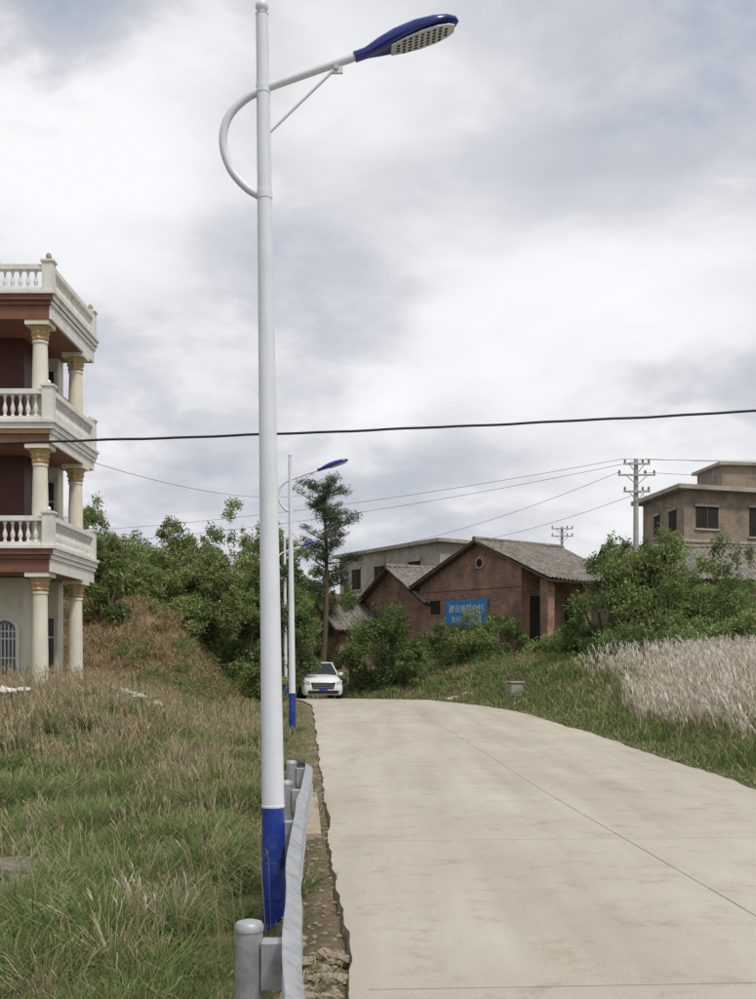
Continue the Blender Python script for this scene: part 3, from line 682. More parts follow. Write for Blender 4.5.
def villa():
    e = empty('villa')
    XR0 = -8.0; XLft = -17.0; Y0 = 27.0; Y1 = 31.2; YB = 38.0
    G = .3
    levels = [(3.72, 4.37, 5.10), (6.90, 7.46, 8.22), (9.95, 10.62, 11.28)]
    walls = MB()
    walls.box(XLft, -8.9, 30.6, 31.1, G-1, 9.94, M_CREAM)
    walls.box(XLft, -11.0, 31.1, YB, G-1, 9.94, M_CREAM)
    walls.obj('walls', e)
    red = MB()
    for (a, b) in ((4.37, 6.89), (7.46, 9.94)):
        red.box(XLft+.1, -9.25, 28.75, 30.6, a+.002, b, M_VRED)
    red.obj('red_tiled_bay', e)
    gf = MB(); gf.box(XLft+.1, -9.3, 28.8, 30.6, G-1, 3.7, M_CREAM); gf.obj('ground_floor_bay', e)
    pl = MB(); pl.box(XLft-.1, XR0+.25, Y0-.3, 31.6, -1.0, .42, M_CONC); pl.obj('plinth', e)
    sl = MB()
    for k, (a, b, t) in enumerate(levels):
        sl.box(XLft, XR0-.10, Y0+.10, Y1-.05, a, b-.33, M_VBRN)
        sl.box(XR0-.10, XR0-.04, Y0+.10, Y1-.05, a+.0, b-.33, M_VWHITE)
        sl.box(XLft-.02, XR0-.05, Y0+.05, Y1, b-.33, b-.22, M_VBRN if k != 1 else M_TAN)
        sl.box(XR0-.05, XR0, Y0+.05, Y1, b-.33, b-.22, M_VWHITE)
        sl.box(XLft-.05, XR0+.03, Y0-.02, Y1+.03, b-.22, b-.08, M_VBRN if k != 1 else M_VWHITE)
        sl.box(XR0+.03, XR0+.035, Y0-.02, Y1+.03, b-.22, b-.08, M_VWHITE)
        sl.box(XLft-.1, XR0+.08, Y0-.07, Y1+.08, b-.08, b, M_VWHITE)
    sl.box(XLft-.05, -10.7, Y1+.08, YB+.1, 9.97, 10.5, M_VBRN)
    sl.obj('balcony_slabs', e, bevel=.012)
    co = MB(); xs = [-8.42, -12.2, -16.2]
    for k, (z0, z1) in enumerate(((.42, 3.72), (4.37, 6.90), (7.46, 9.95))):
        for (x, y) in [(x, 27.42) for x in xs]+[(-8.33, 30.3)]:
            R = .20
            co.box(x-.27, x+.27, y-.27, y+.27, z0+.003, z0+.12, M_CREAM)
            co.lathe([(R+.06, z0+.12), (R+.06, z0+.17), (R+.01, z0+.2), (R+.045, z0+.24), (R+.045, z0+.28), (R, z0+.31)], x, y, M_CREAM, 24)
            co.lathe([(R, z0+.31), (R*.97, z0+1.2), (R*.86, z1-.52)], x, y, M_CREAM, 40, flute=.05)
            co.lathe([(R*.95, z1-.53), (R*.98, z1-.50), (R*.95, z1-.47)], x, y, M_CREAM, 24)
            co.lathe([(R*.88, z1-.47), (R*1.12, z1-.42), (R*1.0, z1-.36), (R*1.25, z1-.28), (R*1.08, z1-.24), (R*1.45, z1-.13), (R*1.2, z1-.115)], x, y, M_TAN, 16, flute=.16)
            co.box(x-.30, x+.30, y-.30, y+.30, z1-.115, z1-.003, M_CREAM)
    co.obj('columns', e, smooth=35)
    ba = MB()
    def baluster(x, y, z0, z1):
        h = z1-z0; ba.lathe([(.05, z0), (.05, z0+.06*h), (.028, z0+.12*h), (.06, z0+.32*h), (.055, z0+.42*h), (.026, z0+.62*h), (.03, z0+.82*h), (.05, z0+.9*h), (.05, z1)], x, y, M_VWHITE, 8)
    for k, (a, b, t) in enumerate(levels):
        xa, ya = XR0-.12, Y0+.13
        ba.box(XLft, xa+.09, ya-.09, ya+.09, b+.002, b+.09, M_VWHITE); ba.box(xa-.09, xa+.09, ya+.09, Y1-.02, b+.002, b+.09, M_VWHITE)
        ba.box(XLft, xa+.11, ya-.11, ya+.11, t-.12, t, M_VWHITE); ba.box(xa-.11, xa+.11, ya+.11, Y1, t-.12, t, M_VWHITE)
        for x in np.arange(XLft+.2, xa-.25, .19): baluster(x, ya, b+.09, t-.12)
        for y in np.arange(ya+.28, Y1-.3, .19): baluster(xa, y, b+.09, t-.12)
        for (x, y) in ((xa, ya), (xa, Y1-.14), (-12.2, ya), (-16.2, ya), (xa-1.4, ya) if k == 2 else (xa-5, ya)):
            ba.box(x-.135, x+.135, y-.135, y+.135, b+.003, t+.06, M_VWHITE)
            ba.box(x-.17, x+.17, y-.17, y+.17, t+.06, t+.11, M_VWHITE)
            if k == 2:
                ba.lathe([(.05, t+.11), (.03, t+.13), (.07, t+.19), (.075, t+.23), (.05, t+.29), (.015, t+.31)], x, y, M_TAN, 12)
            elif x > -9: ba.lathe([(.05, t+.11), (.03, t+.13), (.06, t+.17), (.04, t+.22), (.01, t+.24)], x, y, M_VWHITE, 10)
    ba.obj('balustrades', e, smooth=35)
    w = MB()
    def win(x0, x1, y, z0, z1, nx=2):
        w.box(x0, x1, y-.02, y+.05, z0, z1, M_GLASS)
        w.box(x0-.07, x1+.07, y-.05, y+.02, z1, z1+.08, M_FRAME); w.box(x0-.07, x1+.07, y-.07, y+.02, z0-.08, z0, M_FRAME)
        for i in range(nx+1):
            x = x0+(x1-x0)*i/nx; w.box(x-.03, x+.03, y-.045, y+.02, z0, z1, M_FRAME)
        w.box(x0, x1, y-.035, y+.01, z1-.55, z1-.50, M_FRAME)
    for z in (4.37, 7.46):
        win(-9.23, -8.98, 30.6, z+.75, z+2.1, 1)
        win(-14.5, -12.8, 28.75, z+.4, z+2.1, 3)
    win(-9.2, -8.98, 30.6, 1.3, 2.7, 1)
    x0, x1, y = -10.05, -9.45, 28.8
    w.box(x0, x1, y-.02, y+.05, .6, 2.3, M_GLASS)
    arc = [(x0+.3+.3*math.cos(a), y-.02, 2.3+.3*math.sin(a)) for a in np.linspace(0, math.pi, 12)]
    w.prism(arc, (0, .05, 0), M_GLASS)
    w.tube([(x0-.02, y-.05, .6), (x0-.02, y-.05, 2.3)]+[(x0+.3-.32*math.cos(a), y-.05, 2.3+.32*math.sin(a)) for a in np.linspace(0, math.pi, 12)]+[(x1+.02, y-.05, .6)], .05, M_VWHITE, 8)
    for i in range(1, 6):
        x = x0+.1*i; w.tube([(x, y-.05, .6), (x, y-.05, 2.3+.2*math.sin(math.pi*i/6))], .018, M_VWHITE, 6)
    for z in (.62, 1.1, 1.6, 2.1, 2.3): w.tube([(x0, y-.055, z), (x1, y-.055, z)], .02, M_VWHITE, 6)
    w.obj('windows', e, smooth=40)
villa()

# ------------------------------------------------------------------ houses
M_TILE = bpy.data.materials.new('grey_clay_roof_tiles'); M_TILE.use_nodes = True
def tile_setup():
    N = M_TILE.node_tree.nodes; L = M_TILE.node_tree.links; b = N['Principled BSDF']; b.inputs['Roughness'].default_value = .95; b.inputs['Specular IOR Level'].default_value = .1
    tc = N.new('ShaderNodeTexCoord'); n = N.new('ShaderNodeTexNoise'); n.inputs['Scale'].default_value = 3.5; n.inputs['Detail'].default_value = 10; n.inputs['Roughness'].default_value = .75
    L.new(tc.outputs['Object'], n.inputs['Vector']); r = N.new('ShaderNodeValToRGB'); r.color_ramp.elements[0].position = .32; r.color_ramp.elements[1].position = .66
    r.color_ramp.elements[0].color = (.085, .075, .065, 1); r.color_ramp.elements[1].color = (.31, .285, .245, 1); L.new(n.outputs['Fac'], r.inputs['Fac']); L.new(r.outputs[0], b.inputs['Base Color'])
tile_setup()
M_BRK = brickmat('red_brown_brick', (.34, .175, .12), (.235, .12, .085), (.40, .33, .27), stain=.5)
M_BRK2 = brickmat('tan_brick', (.31, .235, .175), (.24, .18, .135), (.36, .32, .27), stain=.6)
M_PLAST = mat('weathered_plaster', (.44, .39, .33), (.30, .265, .225), .9, .92, detail=9, stain=((.15, .135, .12), 1.6, .8, (1, 1, .35)))
M_WOOD = mat('old_wood', (.09, .06, .04), (.14, .10, .07), 4, .9)
def roofslope(mb, a, b, c, d, th=.10, pitch=.28):
    a, b, c, d = map(Vector, (a, b, c, d)); L = (b-a).length; n = max(4, int(L/pitch)*4)
    nrm = (b-a).cross(d-a).normalized()
    if nrm.z < 0: nrm = -nrm
    m_ = 7; vs = []; fs = []
    for j in range(m_+1):
        t = j/m_
        for i in range(n+1):
            s = i/n; p = a.lerp(b, s).lerp(d.lerp(c, s), t)
            wv = .035*math.sin(s*9+t*2+a.x)
            vs.append(p+nrm*(th+.05+wv+.055*(1 if i % 4 in (1, 2) else 0)+rng.uniform(-.015, .015)))
    for j in range(m_):
        for i in range(n):
            q = j*(n+1)+i; fs.append((q, q+1, q+n+2, q+n+1))
    mb.add(vs, fs, M_TILE)
    mb.prism([a, b, c, d], nrm*(th-.01), M_WOOD)
def gable_house(name, cx, cy, ang, W, Lg, z0, ze, zp, mwall, ov=.45, rin=0):
    a = math.radians(ang); R = Vector((math.sin(a), math.cos(a), 0)); S = Vector((math.cos(a), -math.sin(a), 0)); C = Vector((cx, cy, 0)); U = Vector((0, 0, 1))
    P = lambda s, r, z: C+S*s+R*r+U*z
    e = empty(name); mb = MB(); h = W/2
    pitch = (zp-ze)/h
    hr = h-rin
    mb.prism([P(-h, 0, z0), P(hr, 0, z0), P(hr, 0, zp-pitch*hr), P(0, 0, zp), P(-h, 0, ze)], R*Lg, mwall)
    mb.obj('walls', e)
    rf = MB()
    E = lambda s, r: P(s, r, zp-abs(s)*pitch)
    roofslope(rf, E(-h-ov, -ov), E(-h-ov, Lg+ov), E(0, Lg+ov), E(0, -ov))
    roofslope(rf, E(h+ov, -ov), E(h+ov, Lg+ov), E(0, Lg+ov), E(0, -ov))
    rf.tube([E(0, -ov)+U*.19, E(0, Lg+ov)+U*.19], .13, M_TILE, 8)
    rf.obj('roof', e)
    return e, P, E, R, S
e, P, E, R, S = gable_house('brick_house', 5.1, 55, 50, 9.0, 5.8, -.5, 5.35, 7.35, M_BRK, rin=1.7)
mb = MB()
for r_ in (.2, 2.9, 5.5):
    c = P(4.25, r_, 0); T = Matrix.Translation(c) @ Matrix.Rotation(-math.radians(50), 4, 'Z'); mb.box(-.24, .24, -.24, .24, -.5, 5.32, M_BRK, T)
mb.obj('porch_pillars', e)
T50 = Matrix.Translation((5.1, 55, 0)) @ Matrix.Rotation(-math.radians(50), 4, 'Z')
mb = MB()
mb.lathe([(.30, 0), (.30, .06), (.22, .06), (.22, .01)], 0, 0, M_PLAST, 20, M=T50 @ Matrix.Translation((0, -.0, 6.35)) @ Matrix.Rotation(math.pi/2, 4, 'X'))
mb.lathe([(.215, .0), (.215, .02)], 0, 0, M_DARK, 20, M=T50 @ Matrix.Translation((0, -.0, 6.35)) @ Matrix.Rotation(math.pi/2, 4, 'X'))
mb.obj('round_vent', e)
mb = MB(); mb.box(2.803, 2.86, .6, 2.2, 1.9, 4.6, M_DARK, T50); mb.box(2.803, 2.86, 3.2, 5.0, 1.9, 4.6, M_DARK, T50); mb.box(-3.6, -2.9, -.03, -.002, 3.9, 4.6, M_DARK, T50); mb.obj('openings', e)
mb = MB(); mb.box(-4.5, 2.8, -.04, -.003, 5.05, 5.15, M_BRK, T50); mb.obj('ledge', e)
M_SIGN = mat('sign_blue', (.02, .20, .50), (.05, .26, .55), 3, .5); M_TXT = mat('sign_lettering', (.75, .78, .8), None, 3, .6)
T50s = T50 @ Matrix.Translation((-.35, 0, 0.05))
mb = MB(); mb.box(-2.05, .95, -.09, -.045, 3.2, 4.5, M_SIGN, T50s); mb.obj('wall_sign', e)
for k, (txt, z, sz) in enumerate((('建设美丽乡村', 3.90, .42), ('共创文明家园', 3.38, .36))):
    cu = bpy.data.curves.new('lettering', 'FONT'); cu.body = txt; cu.size = sz; cu.align_x = 'CENTER'; cu.extrude = .004; cu.materials.append(M_TXT)
    o = bpy.data.objects.new('sign_lettering', cu); scene.collection.objects.link(o); o.parent = e
    o.matrix_world = T50s @ Matrix.Translation((-.55, -.1, z)) @ Matrix.Rotation(math.pi/2, 4, 'X')
e1, _, _, _, _ = gable_house('brick_outbuilding', X(392, 61), 61, 58, 6.6, 6, -.5, 4.6, 6.5, M_BRK)
e2, P2, E2, _, _ = gable_house('brick_outbuilding', X(318, 63), 63, 62, 5.6, 5, -.8, 3.3, 5.0, M_BRK)
T62 = Matrix.Translation((X(318, 63), 63, 0)) @ Matrix.Rotation(-math.radians(62), 4, 'Z')
mb = MB(); mb.box(-.6, .7, -.05, -.003, 1.2, 2.6, M_FRAME, T62); mb.box(-.5, .02, -.07, -.052, 1.3, 2.5, M_GLASS, T62); mb.box(.08, .6, -.07, -.052, 1.3, 2.5, M_GLASS, T62); mb.obj('window', e2)
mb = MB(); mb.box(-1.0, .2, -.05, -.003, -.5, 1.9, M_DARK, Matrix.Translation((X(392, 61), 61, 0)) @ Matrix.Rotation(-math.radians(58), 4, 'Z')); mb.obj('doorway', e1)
gable_house('tiled_farmhouse', X(612, 63), 63, 86, 7.0, 17, 0, 6.0, 7.8, M_BRK2, ov=.6)

def flat_building(name, corner, left, right, z0, zt, mw, slab=.25, ov=.5, mid=None, wl=(), wr=()):
    C = Vector((*corner, 0)); A = Vector((*left, 0)); B = Vector((*right, 0)); U = Vector((0, 0, 1)); D = A+B-C
    e = empty(name); mb = MB()
    mb.prism([p+U*z0 for p in (C, B, D, A)], U*(zt-z0), mw); mb.obj('walls', e)
    a = (A-C).normalized(); b = (B-C).normalized()
    mb = MB()
    def sl(z, t, o, m):
        mb.prism([p+U*z for p in (C-a*o-b*o, B-a*o+b*o, D+a*o+b*o, A+a*o-b*o)], U*t, m)
    sl(zt+.003, slab, ov, M_PLAST)
    if mid: sl(mid, .18, .06, M_PLAST)
    mb.obj('roof_slab', e)
    w = MB()
    for (base, dr, nr, lst) in ((C, a, -b, wl), (C, b, -a, wr)):
        for (s0, s1, z_0, z_1) in lst:
            p = [base+dr*s0+U*z_0, base+dr*s1+U*z_0, base+dr*s1+U*z_1, base+dr*s0+U*z_1]
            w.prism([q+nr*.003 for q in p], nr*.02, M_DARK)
            w.prism([base+dr*(s0-.1)+U*(z_0-.12)+nr*.003, base+dr*(s1+.1)+U*(z_0-.12)+nr*.003, base+dr*(s1+.1)+U*z_0+nr*.003, base+dr*(s0-.1)+U*z_0+nr*.003], nr*.12, M_PLAST)
            w.prism([base+dr*(s0-.1)+U*(z_1)+nr*.003, base+dr*(s1+.1)+U*(z_1)+nr*.003, base+dr*(s1+.1)+U*(z_1+.15)+nr*.003, base+dr*(s0-.1)+U*(z_1+.15)+nr*.003], nr*.10, M_PLAST)
            ms = (s0+s1)/2
            w.prism([base+dr*(ms-.03)+U*z_0+nr*.024, base+dr*(ms+.03)+U*z_0+nr*.024, base+dr*(ms+.03)+U*z_1+nr*.024, base+dr*(ms-.03)+U*z_1+nr*.024], nr*.02, M_WOOD)
    w.obj('windows', e); return e
def pt(px, d): return (X(px, d), d)
flat_building('concrete_house', pt(440, 67), pt(340, 78), pt(556, 73), -.5, 8.65, M_PLAST, slab=.22, ov=.45, mid=5.4, wl=[(2.2, 3.6, 6.3, 7.7), (6.5, 7.9, 6.3, 7.7), (9.8, 11, 6.3, 7.7)], wr=[(2, 3.6, 6.5, 7.8), (5.5, 7, 6.5, 7.8)])
e = flat_building('hillside_house', pt(684, 70), pt(643, 77), pt(800, 73), 3, 12.3, M_BRK2, slab=.28, ov=.7, mid=9.0, wl=[(1.2, 2.4, 9.8, 11.2), (4, 5, 9.8, 11.2)], wr=[(.9, 2.6, 9.9, 11.3), (5.0, 7.2, 9.5, 11.4), (1, 2.6, 6.2, 7.8), (5, 6.8, 6.2, 7.8)])
C = Vector((*pt(722, 72.5), 0)); mb = MB(); mb.box(0, 5, 0, 4, 12.59, 14.3, M_BRK2, Matrix.Translation(C) @ Matrix.Rotation(.12, 4, 'Z')); mb.box(-.3, 5.3, -.3, 4.3, 14.303, 14.5, M_PLAST, Matrix.Translation(C) @ Matrix.Rotation(.12, 4, 'Z')); mb.obj('stair_tower', e)

# ------------------------------------------------------------------ utility poles and wires
M_POLE = mat('utility_pole_concrete', (.42, .41, .39), (.34, .33, .31), 3, .9); M_WIRE = mat('cable_black', (.03, .03, .032), None, 3, .6); M_INS = mat('porcelain', (.35, .20, .14), None, 3, .3)
M_WIREG = mat('conductor_grey', (.16, .17, .18), None, 3, .5)
def utility_pole(px, d, top, arms=((-.25, .6), (-.75, .85), (-1.5, .6)), r=.13, xx=None):
    x = X(px, d) if xx is None else xx; zg = float(hgt(x, d)); e = empty('utility_pole'); mb = MB()
    mb.lathe([(r*1.3, zg-.5), (r*.75, top)], x, d, M_POLE, 16); mb.obj('shaft', e, smooth=40)
    mb = MB()
    for dz, hw in arms:
        mb.box(x-hw, x+hw, d-r*.9-.08, d-r*.9, top+dz-.04, top+dz+.04, M_GALV)
        for q in (-hw+.06, hw*.45, hw-.06):
            mb.lathe([(.03, top+dz+.05), (.065, top+dz+.09), (.04, top+dz+.13), (.06, top+dz+.17), (.02, top+dz+.23)], x+q, d-r*.9-.04, M_INS, 8)
        mb.tube([(x-hw*.6, d-r-.06, top+dz), (x, d-r-.02, top+dz-.45)], .02, M_GALV, 6); mb.tube([(x+hw*.6, d-r-.06, top+dz), (x, d-r-.02, top+dz-.45)], .02, M_GALV, 6)
    mb.obj('crossarms', e); return e
utility_pole(636, 50, Z(459, 50))
utility_pole(562, 82, Z(527, 82), arms=((-.15, .8), (-.7, .8)))
utility_pole(0, 19, 6.2, xx=-30, arms=((-.3, .5),)); utility_pole(0, 19, 6.9, xx=30, arms=((-.3, .5),))
def wire(a, b, sag, r, name='power_line', n=40):
    a = Vector(a); b = Vector(b); mb = MB()
    mb.tube([a.lerp(b, t)-Vector((0, 0, sag*4*t*(1-t))) for t in np.linspace(0, 1, n)], r, M_WIREG, 6); mb.obj(name, smooth=60)
za, zc, zb = Z(443, 19), Z(433, 19), Z(411, 19)
xa, xc, xb = X(0, 19), X(300, 19), X(756, 19)
co = np.polyfit([xa, xc, xb], [za, zc, zb], 2)
mb = MB(); mb.tube([(x, 19, float(np.polyval(co, x))+.004*math.sin(x*2.3)+.004*math.sin(x*5.1)) for x in np.linspace(-30, 30, 200)], .022, M_WIRE, 8); mb.obj('overhead_cable', smooth=60)
tp = Z(459, 50)
for (q, dz, lx, ly, lz, sg) in ((-.6, .0, -30, 72, 9.6, .9), (.5, .0, -30, 72, 8.8, 1.1), (-.8, -.6, -2, 68, 8.0, .5), (.5, -1.4, 3, 66.5, 8.2, .4)):
    wire((X(636, 50)+q, 50, tp+dz), (lx, ly, lz), sg, .010)
for (q, dz, rx, ry, rz) in ((-.6, 0, 40, 58, 13), (.5, 0, 40, 58, 12.6), (0, -1.4, X(690, 71), 71, 11.5), (.3, -.6, 40, 56, 11)):
    wire((X(636, 50)+q, 50, tp+dz), (rx, ry, rz), .4, .010)
wire((-8.3, 31.0, 7.2), (X(330, 62), 62, Z(490, 62)), .7, .009)

# ------------------------------------------------------------------ car
def car(cx, cy, cz, yaw):
    e = empty('white_car', (cx, cy, cz)); e.rotation_euler = (0, 0, yaw)
    MW = mat('car_white_paint', (.80, .81, .82), (.76, .77, .78), 2, .22, spec=.6); MR = mat('tyre_rubber', (.02, .02, .02), None, 5, .85); MC = mat('chrome', (.6, .6, .62), None, 3, .2, metal=.9)
    MH = mat('headlamp_glass', (.25, .27, .30), (.6, .62, .66), 20, .08, spec=.9); MP = mat('number_plate', (.02, .08, .45), None, 3, .5); MRd = mat('tail_lamp', (.4, .01, .01), None, 3, .3)
    MG = mat('car_glass', (.012, .014, .016), None, 3, .12, spec=.4)
    st = [(-2.30, .66, .62, .34, .66), (-2.22, .82, .78, .24, .82), (-2.0, .88, .84, .22, .94), (-1.5, .90, .87, .22, 1.02), (-1.0, .91, .88, .22, 1.08), (0, .91, .89, .22, 1.08), (1.0, .91, .88, .22, 1.10), (1.8, .90, .85, .24, 1.12), (2.2, .84, .80, .30, 1.08), (2.32, .70, .66, .38, .95)]
    mb = MB(); vs = []; fs = []
    for (y, wl, wb, z0, z1) in st:
        h = z1-z0
        ring = [(-wl*.9, z0), (-wl, z0+.12*h), (-wl*1.01, z0+.45*h), (-wb*1.0, z0+.82*h), (-wb*.86, z1), (-wb*.4, z1+.03), (wb*.4, z1+.03), (wb*.86, z1), (wb*1.0, z0+.82*h), (wl*1.01, z0+.45*h), (wl, z0+.12*h), (wl*.9, z0)]
        vs += [(x, y, z) for x, z in ring]
    n = 12
    for k in range(len(st)-1):
        for i in range(n):
            j = (i+1) % n; fs.append((k*n+i, k*n+j, (k+1)*n+j, (k+1)*n+i))
    fs.append(tuple(range(n))[::-1]); fs.append(tuple(range((len(st)-1)*n, len(st)*n))); mb.add(vs, fs, MW)
    mb.obj('body', e, smooth=50)
    g = MB(); zt = 1.60; zb = 1.09
    base = [(-.80, -1.02), (.80, -1.02), (.82, 1.9), (-.82, 1.9)]; top = [(-.62, -.30), (.62, -.30), (.62, 1.45), (-.62, 1.45)]
    vs = [(x, y, zb) for x, y in base]+[(x, y, zt) for x, y in top]
    g.add(vs, [(0, 1, 5, 4), (1, 2, 6, 5), (2, 3, 7, 6), (3, 0, 4, 7)], MG); g.obj('windows', e)
    r = MB(); r.box(-.64, .64, -.32, 1.5, zt-.01, zt+.045, MW)
    for sx in (-1, 1):
        r.tube([(sx*.80, -1.04, zb), (sx*.63, -.3, zt)], .035, MW, 8); r.tube([(sx*.82, 1.91, zb), (sx*.63, 1.46, zt)], .06, MW, 8)
        r.tube([(sx*.82, .40, zb), (sx*.64, .40, zt)], .03, M_BLK, 6); r.tube([(sx*.64, -.3, zt), (sx*.64, 1.46, zt)], .04, MW, 8)
        r.tube([(sx*.58, -.1, zt+.07), (sx*.58, 1.3, zt+.07)], .018, M_BLK, 6)
    r.obj('roof', e, smooth=50, bevel=.02)
    d = MB()
    d.prism([(-.46, -2.325, .50), (.46, -2.325, .50), (.54, -2.29, .78), (-.54, -2.29, .78)], (0, .06, 0), M_BLK)
    for z in (.56, .64, .72): d.box(-.44, .44, -2.345, -2.328, z-.008, z+.008, MC)
    d.box(-.66, .66, -2.32, -2.2, .27, .43, M_BLK); d.box(-.18, .18, -2.355, -2.346, .44, .52, MP); d.obj('grille', e)
    h = MB()
    for sx in (-1, 1):
        h.prism([(sx*.56, -2.31, .68), (sx*.82, -2.21, .69), (sx*.87, -2.06, .88), (sx*.60, -2.27, .83)], (0, .06, 0), MH)
        h.lathe([(.055, 0), (.055, .02)], 0, 0, MH, 12, M=Matrix.Translation((sx*.72, -2.29, .38)) @ Matrix.Rotation(math.pi/2, 4, 'X'))
        h.box(sx*.75-.12, sx*.75+.12, 2.22, 2.30, .80, .97, MRd)
    h.obj('lamps', e)
    w = MB()
    for sx in (-1, 1):
        for y in (-1.42, 1.38):
            T = Matrix.Translation((sx*.80, y, .33)) @ Matrix.Rotation(math.pi/2, 4, 'Y')
            w.lathe([(.22, -.13), (.31, -.13), (.335, -.10), (.335, .10), (.31, .13), (.22, .13)], 0, 0, MR, 24, M=T)
            w.lathe([(.21, -.135), (.21, .135)], 0, 0, MC, 10, M=T)
    w.obj('wheels', e, smooth=40)
    a = MB()
    for sx in (-1, 1):
        for y in (-1.42, 1.38):
            T = Matrix.Translation((sx*.905, y, .33)) @ Matrix.Rotation(math.pi/2, 4, 'Y'); a.lathe([(.37, -.02), (.37, .015)], 0, 0, M_BLK, 24, M=T)
        a.box(sx*.98-.10, sx*.98+.10, -.80, -.68, 1.06, 1.20, MW)
    a.obj('mirrors_and_arches', e, bevel=.02)
    w = MB(); w.tube([(-.6, -1.05, 1.125), (-.05, -.95, 1.18)], .01, M_BLK, 5); w.tube([(.0, -1.05, 1.125), (.5, -.95, 1.18)], .01, M_BLK, 5); w.obj('wipers', e)
car(X(317, 50), 50, float(ZR(50)), math.radians(10))

# ------------------------------------------------------------------ world, sun, camera
az = math.radians(140); el = math.radians(58)
w = bpy.data.worlds.new('World'); scene.world = w; w.use_nodes = True
N = w.node_tree.nodes; L = w.node_tree.links; N.clear()
out = N.new('ShaderNodeOutputWorld'); sky = N.new('ShaderNodeTexSky'); sky.sky_type = 'NISHITA'; sky.sun_disc = False
sky.sun_elevation = el; sky.sun_rotation = az; sky.dust_density = 2.0
bg1 = N.new('ShaderNodeBackground'); bg1.inputs['Strength'].default_value = .15; L.new(sky.outputs[0], bg1.inputs['Color'])
tc = N.new('ShaderNodeTexCoord'); sp = N.new('ShaderNodeSeparateXYZ'); L.new(tc.outputs['Generated'], sp.inputs[0])
def math_(op, a, b=None, clamp=False):
    n = N.new('ShaderNodeMath'); n.operation = op; n.use_clamp = clamp
    for i, v in enumerate((a, b)):
        if v is None: continue
        if isinstance(v, (int, float)): n.inputs[i].default_value = v
        else: L.new(v, n.inputs[i])
    return n.outputs[0]
zc_ = math_('ADD', math_('MAXIMUM', sp.outputs[2], 0.0), .30)
u = math_('DIVIDE', sp.outputs[0], zc_); v = math_('DIVIDE', sp.outputs[1], zc_)
cb = N.new('ShaderNodeCombineXYZ'); L.new(u, cb.inputs[0]); L.new(v, cb.inputs[1]); cb.inputs[2].default_value = 3.7
def noise(scale, det, ro, dist=0, off=(0, 0, 0)):
    mp = N.new('ShaderNodeMapping'); mp.inputs['Location'].default_value = off; L.new(cb.outputs[0], mp.inputs[0])
    n = N.new('ShaderNodeTexNoise'); n.inputs['Scale'].default_value = scale; n.inputs['Detail'].default_value = det; n.inputs['Roughness'].default_value = ro; n.inputs['Distortion'].default_value = dist
    L.new(mp.outputs[0], n.inputs['Vector']); return n.outputs['Fac']
n1 = noise(1.9, 7, .52, .25); n2 = noise(5.2, 7, .56, .3, (5, 2, 1))
def blob(px, py, rad, amp):
    d = Vector(((px-CX)/F, 1, (HY-py)/F)).normalized()
    dt = N.new('ShaderNodeVectorMath'); dt.operation = 'DOT_PRODUCT'; L.new(tc.outputs['Generated'], dt.inputs[0]); dt.inputs[1].default_value = d
    ang = math_('ARCCOSINE', dt.outputs['Value'])
    ang = math_('ADD', ang, math_('MULTIPLY', math_('SUBTRACT', n2, .5), .30))
    t = math_('SUBTRACT', 1.0, math_('DIVIDE', ang, rad/F), clamp=True)
    t = math_('MULTIPLY', math_('MULTIPLY', t, t), math_('SUBTRACT', 3.0, math_('MULTIPLY', t, 2.0)))
    return math_('MULTIPLY', t, amp)
val = math_('ADD', math_('MULTIPLY', n1, .80), math_('MULTIPLY', n2, .52))
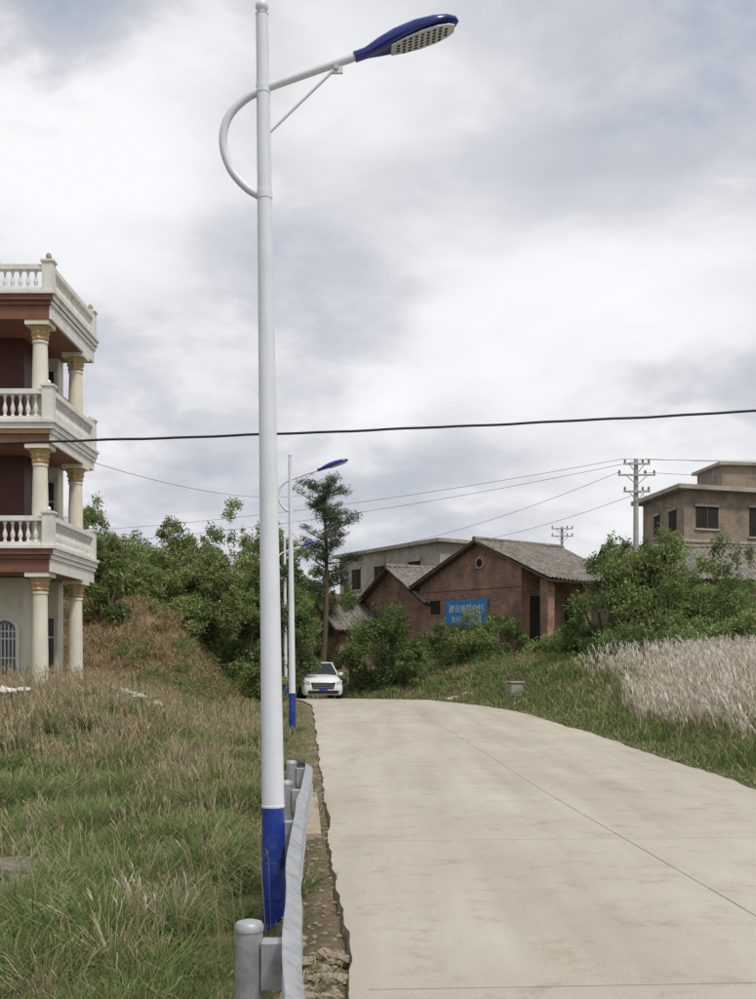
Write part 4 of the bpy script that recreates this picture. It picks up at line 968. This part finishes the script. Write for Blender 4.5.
for b in ((80, 140, 190, .20), (190, 50, 110, .12), (560, 350, 200, .18), (720, 320, 150, .13), (340, 60, 130, .10), (640, 110, 230, -.03), (330, 230, 170, -.01), (40, 330, 150, -.05), (70, 0, 110, -.30), (700, 480, 170, .12), (430, 180, 130, .08), (200, 430, 150, .05)):
    val = math_('ADD', val, blob(*b))
r = N.new('ShaderNodeValToRGB'); L.new(val, r.inputs['Fac']); cr = r.color_ramp
cr.elements[0].position = .46; cr.elements[0].color = (.45, .50, .58, 1); cr.elements[1].position = .90; cr.elements[1].color = (.98, .98, 1, 1)
for p, c in ((.59, (.56, .585, .645)), (.67, (.67, .685, .73)), (.745, (.82, .825, .85)), (.81, (.92, .92, .94))):
    x = cr.elements.new(p); x.color = (*c, 1)
bg2 = N.new('ShaderNodeBackground'); bg2.inputs['Strength'].default_value = 1.0; L.new(r.outputs[0], bg2.inputs['Color'])
mk = N.new('ShaderNodeValToRGB'); L.new(val, mk.inputs['Fac']); mk.color_ramp.elements[0].position = .38; mk.color_ramp.elements[0].color = (.5, .5, .5, 1); mk.color_ramp.elements[1].position = .56; mk.color_ramp.elements[1].color = (.97, .97, .97, 1)
ms = N.new('ShaderNodeMixShader'); L.new(mk.outputs[0], ms.inputs[0]); L.new(bg1.outputs[0], ms.inputs[1]); L.new(bg2.outputs[0], ms.inputs[2]); L.new(ms.outputs[0], out.inputs[0])

sun = bpy.data.lights.new('sun', 'SUN'); sun.energy = 2.4; sun.angle = math.radians(8); sun.color = (1, .95, .87)
so = bpy.data.objects.new('sun', sun); scene.collection.objects.link(so)
dirv = Vector((math.sin(az)*math.cos(el), math.cos(az)*math.cos(el), math.sin(el))); so.rotation_euler = dirv.to_track_quat('Z', 'Y').to_euler(); so.location = dirv*50

cam = bpy.data.cameras.new('camera'); co_ = bpy.data.objects.new('camera', cam); scene.collection.objects.link(co_)
co_.location = (0, 0, CZ); co_.rotation_euler = (math.radians(90), 0, 0); cam.sensor_fit = 'AUTO'; cam.sensor_width = 36; cam.lens = F/999*36; cam.shift_y = (HY-499.5)/999
cam.clip_start = .05; cam.clip_end = 4000
scene.camera = co_
scene.view_settings.view_transform = 'Standard'; scene.view_settings.look = 'None'; scene.view_settings.exposure = 0
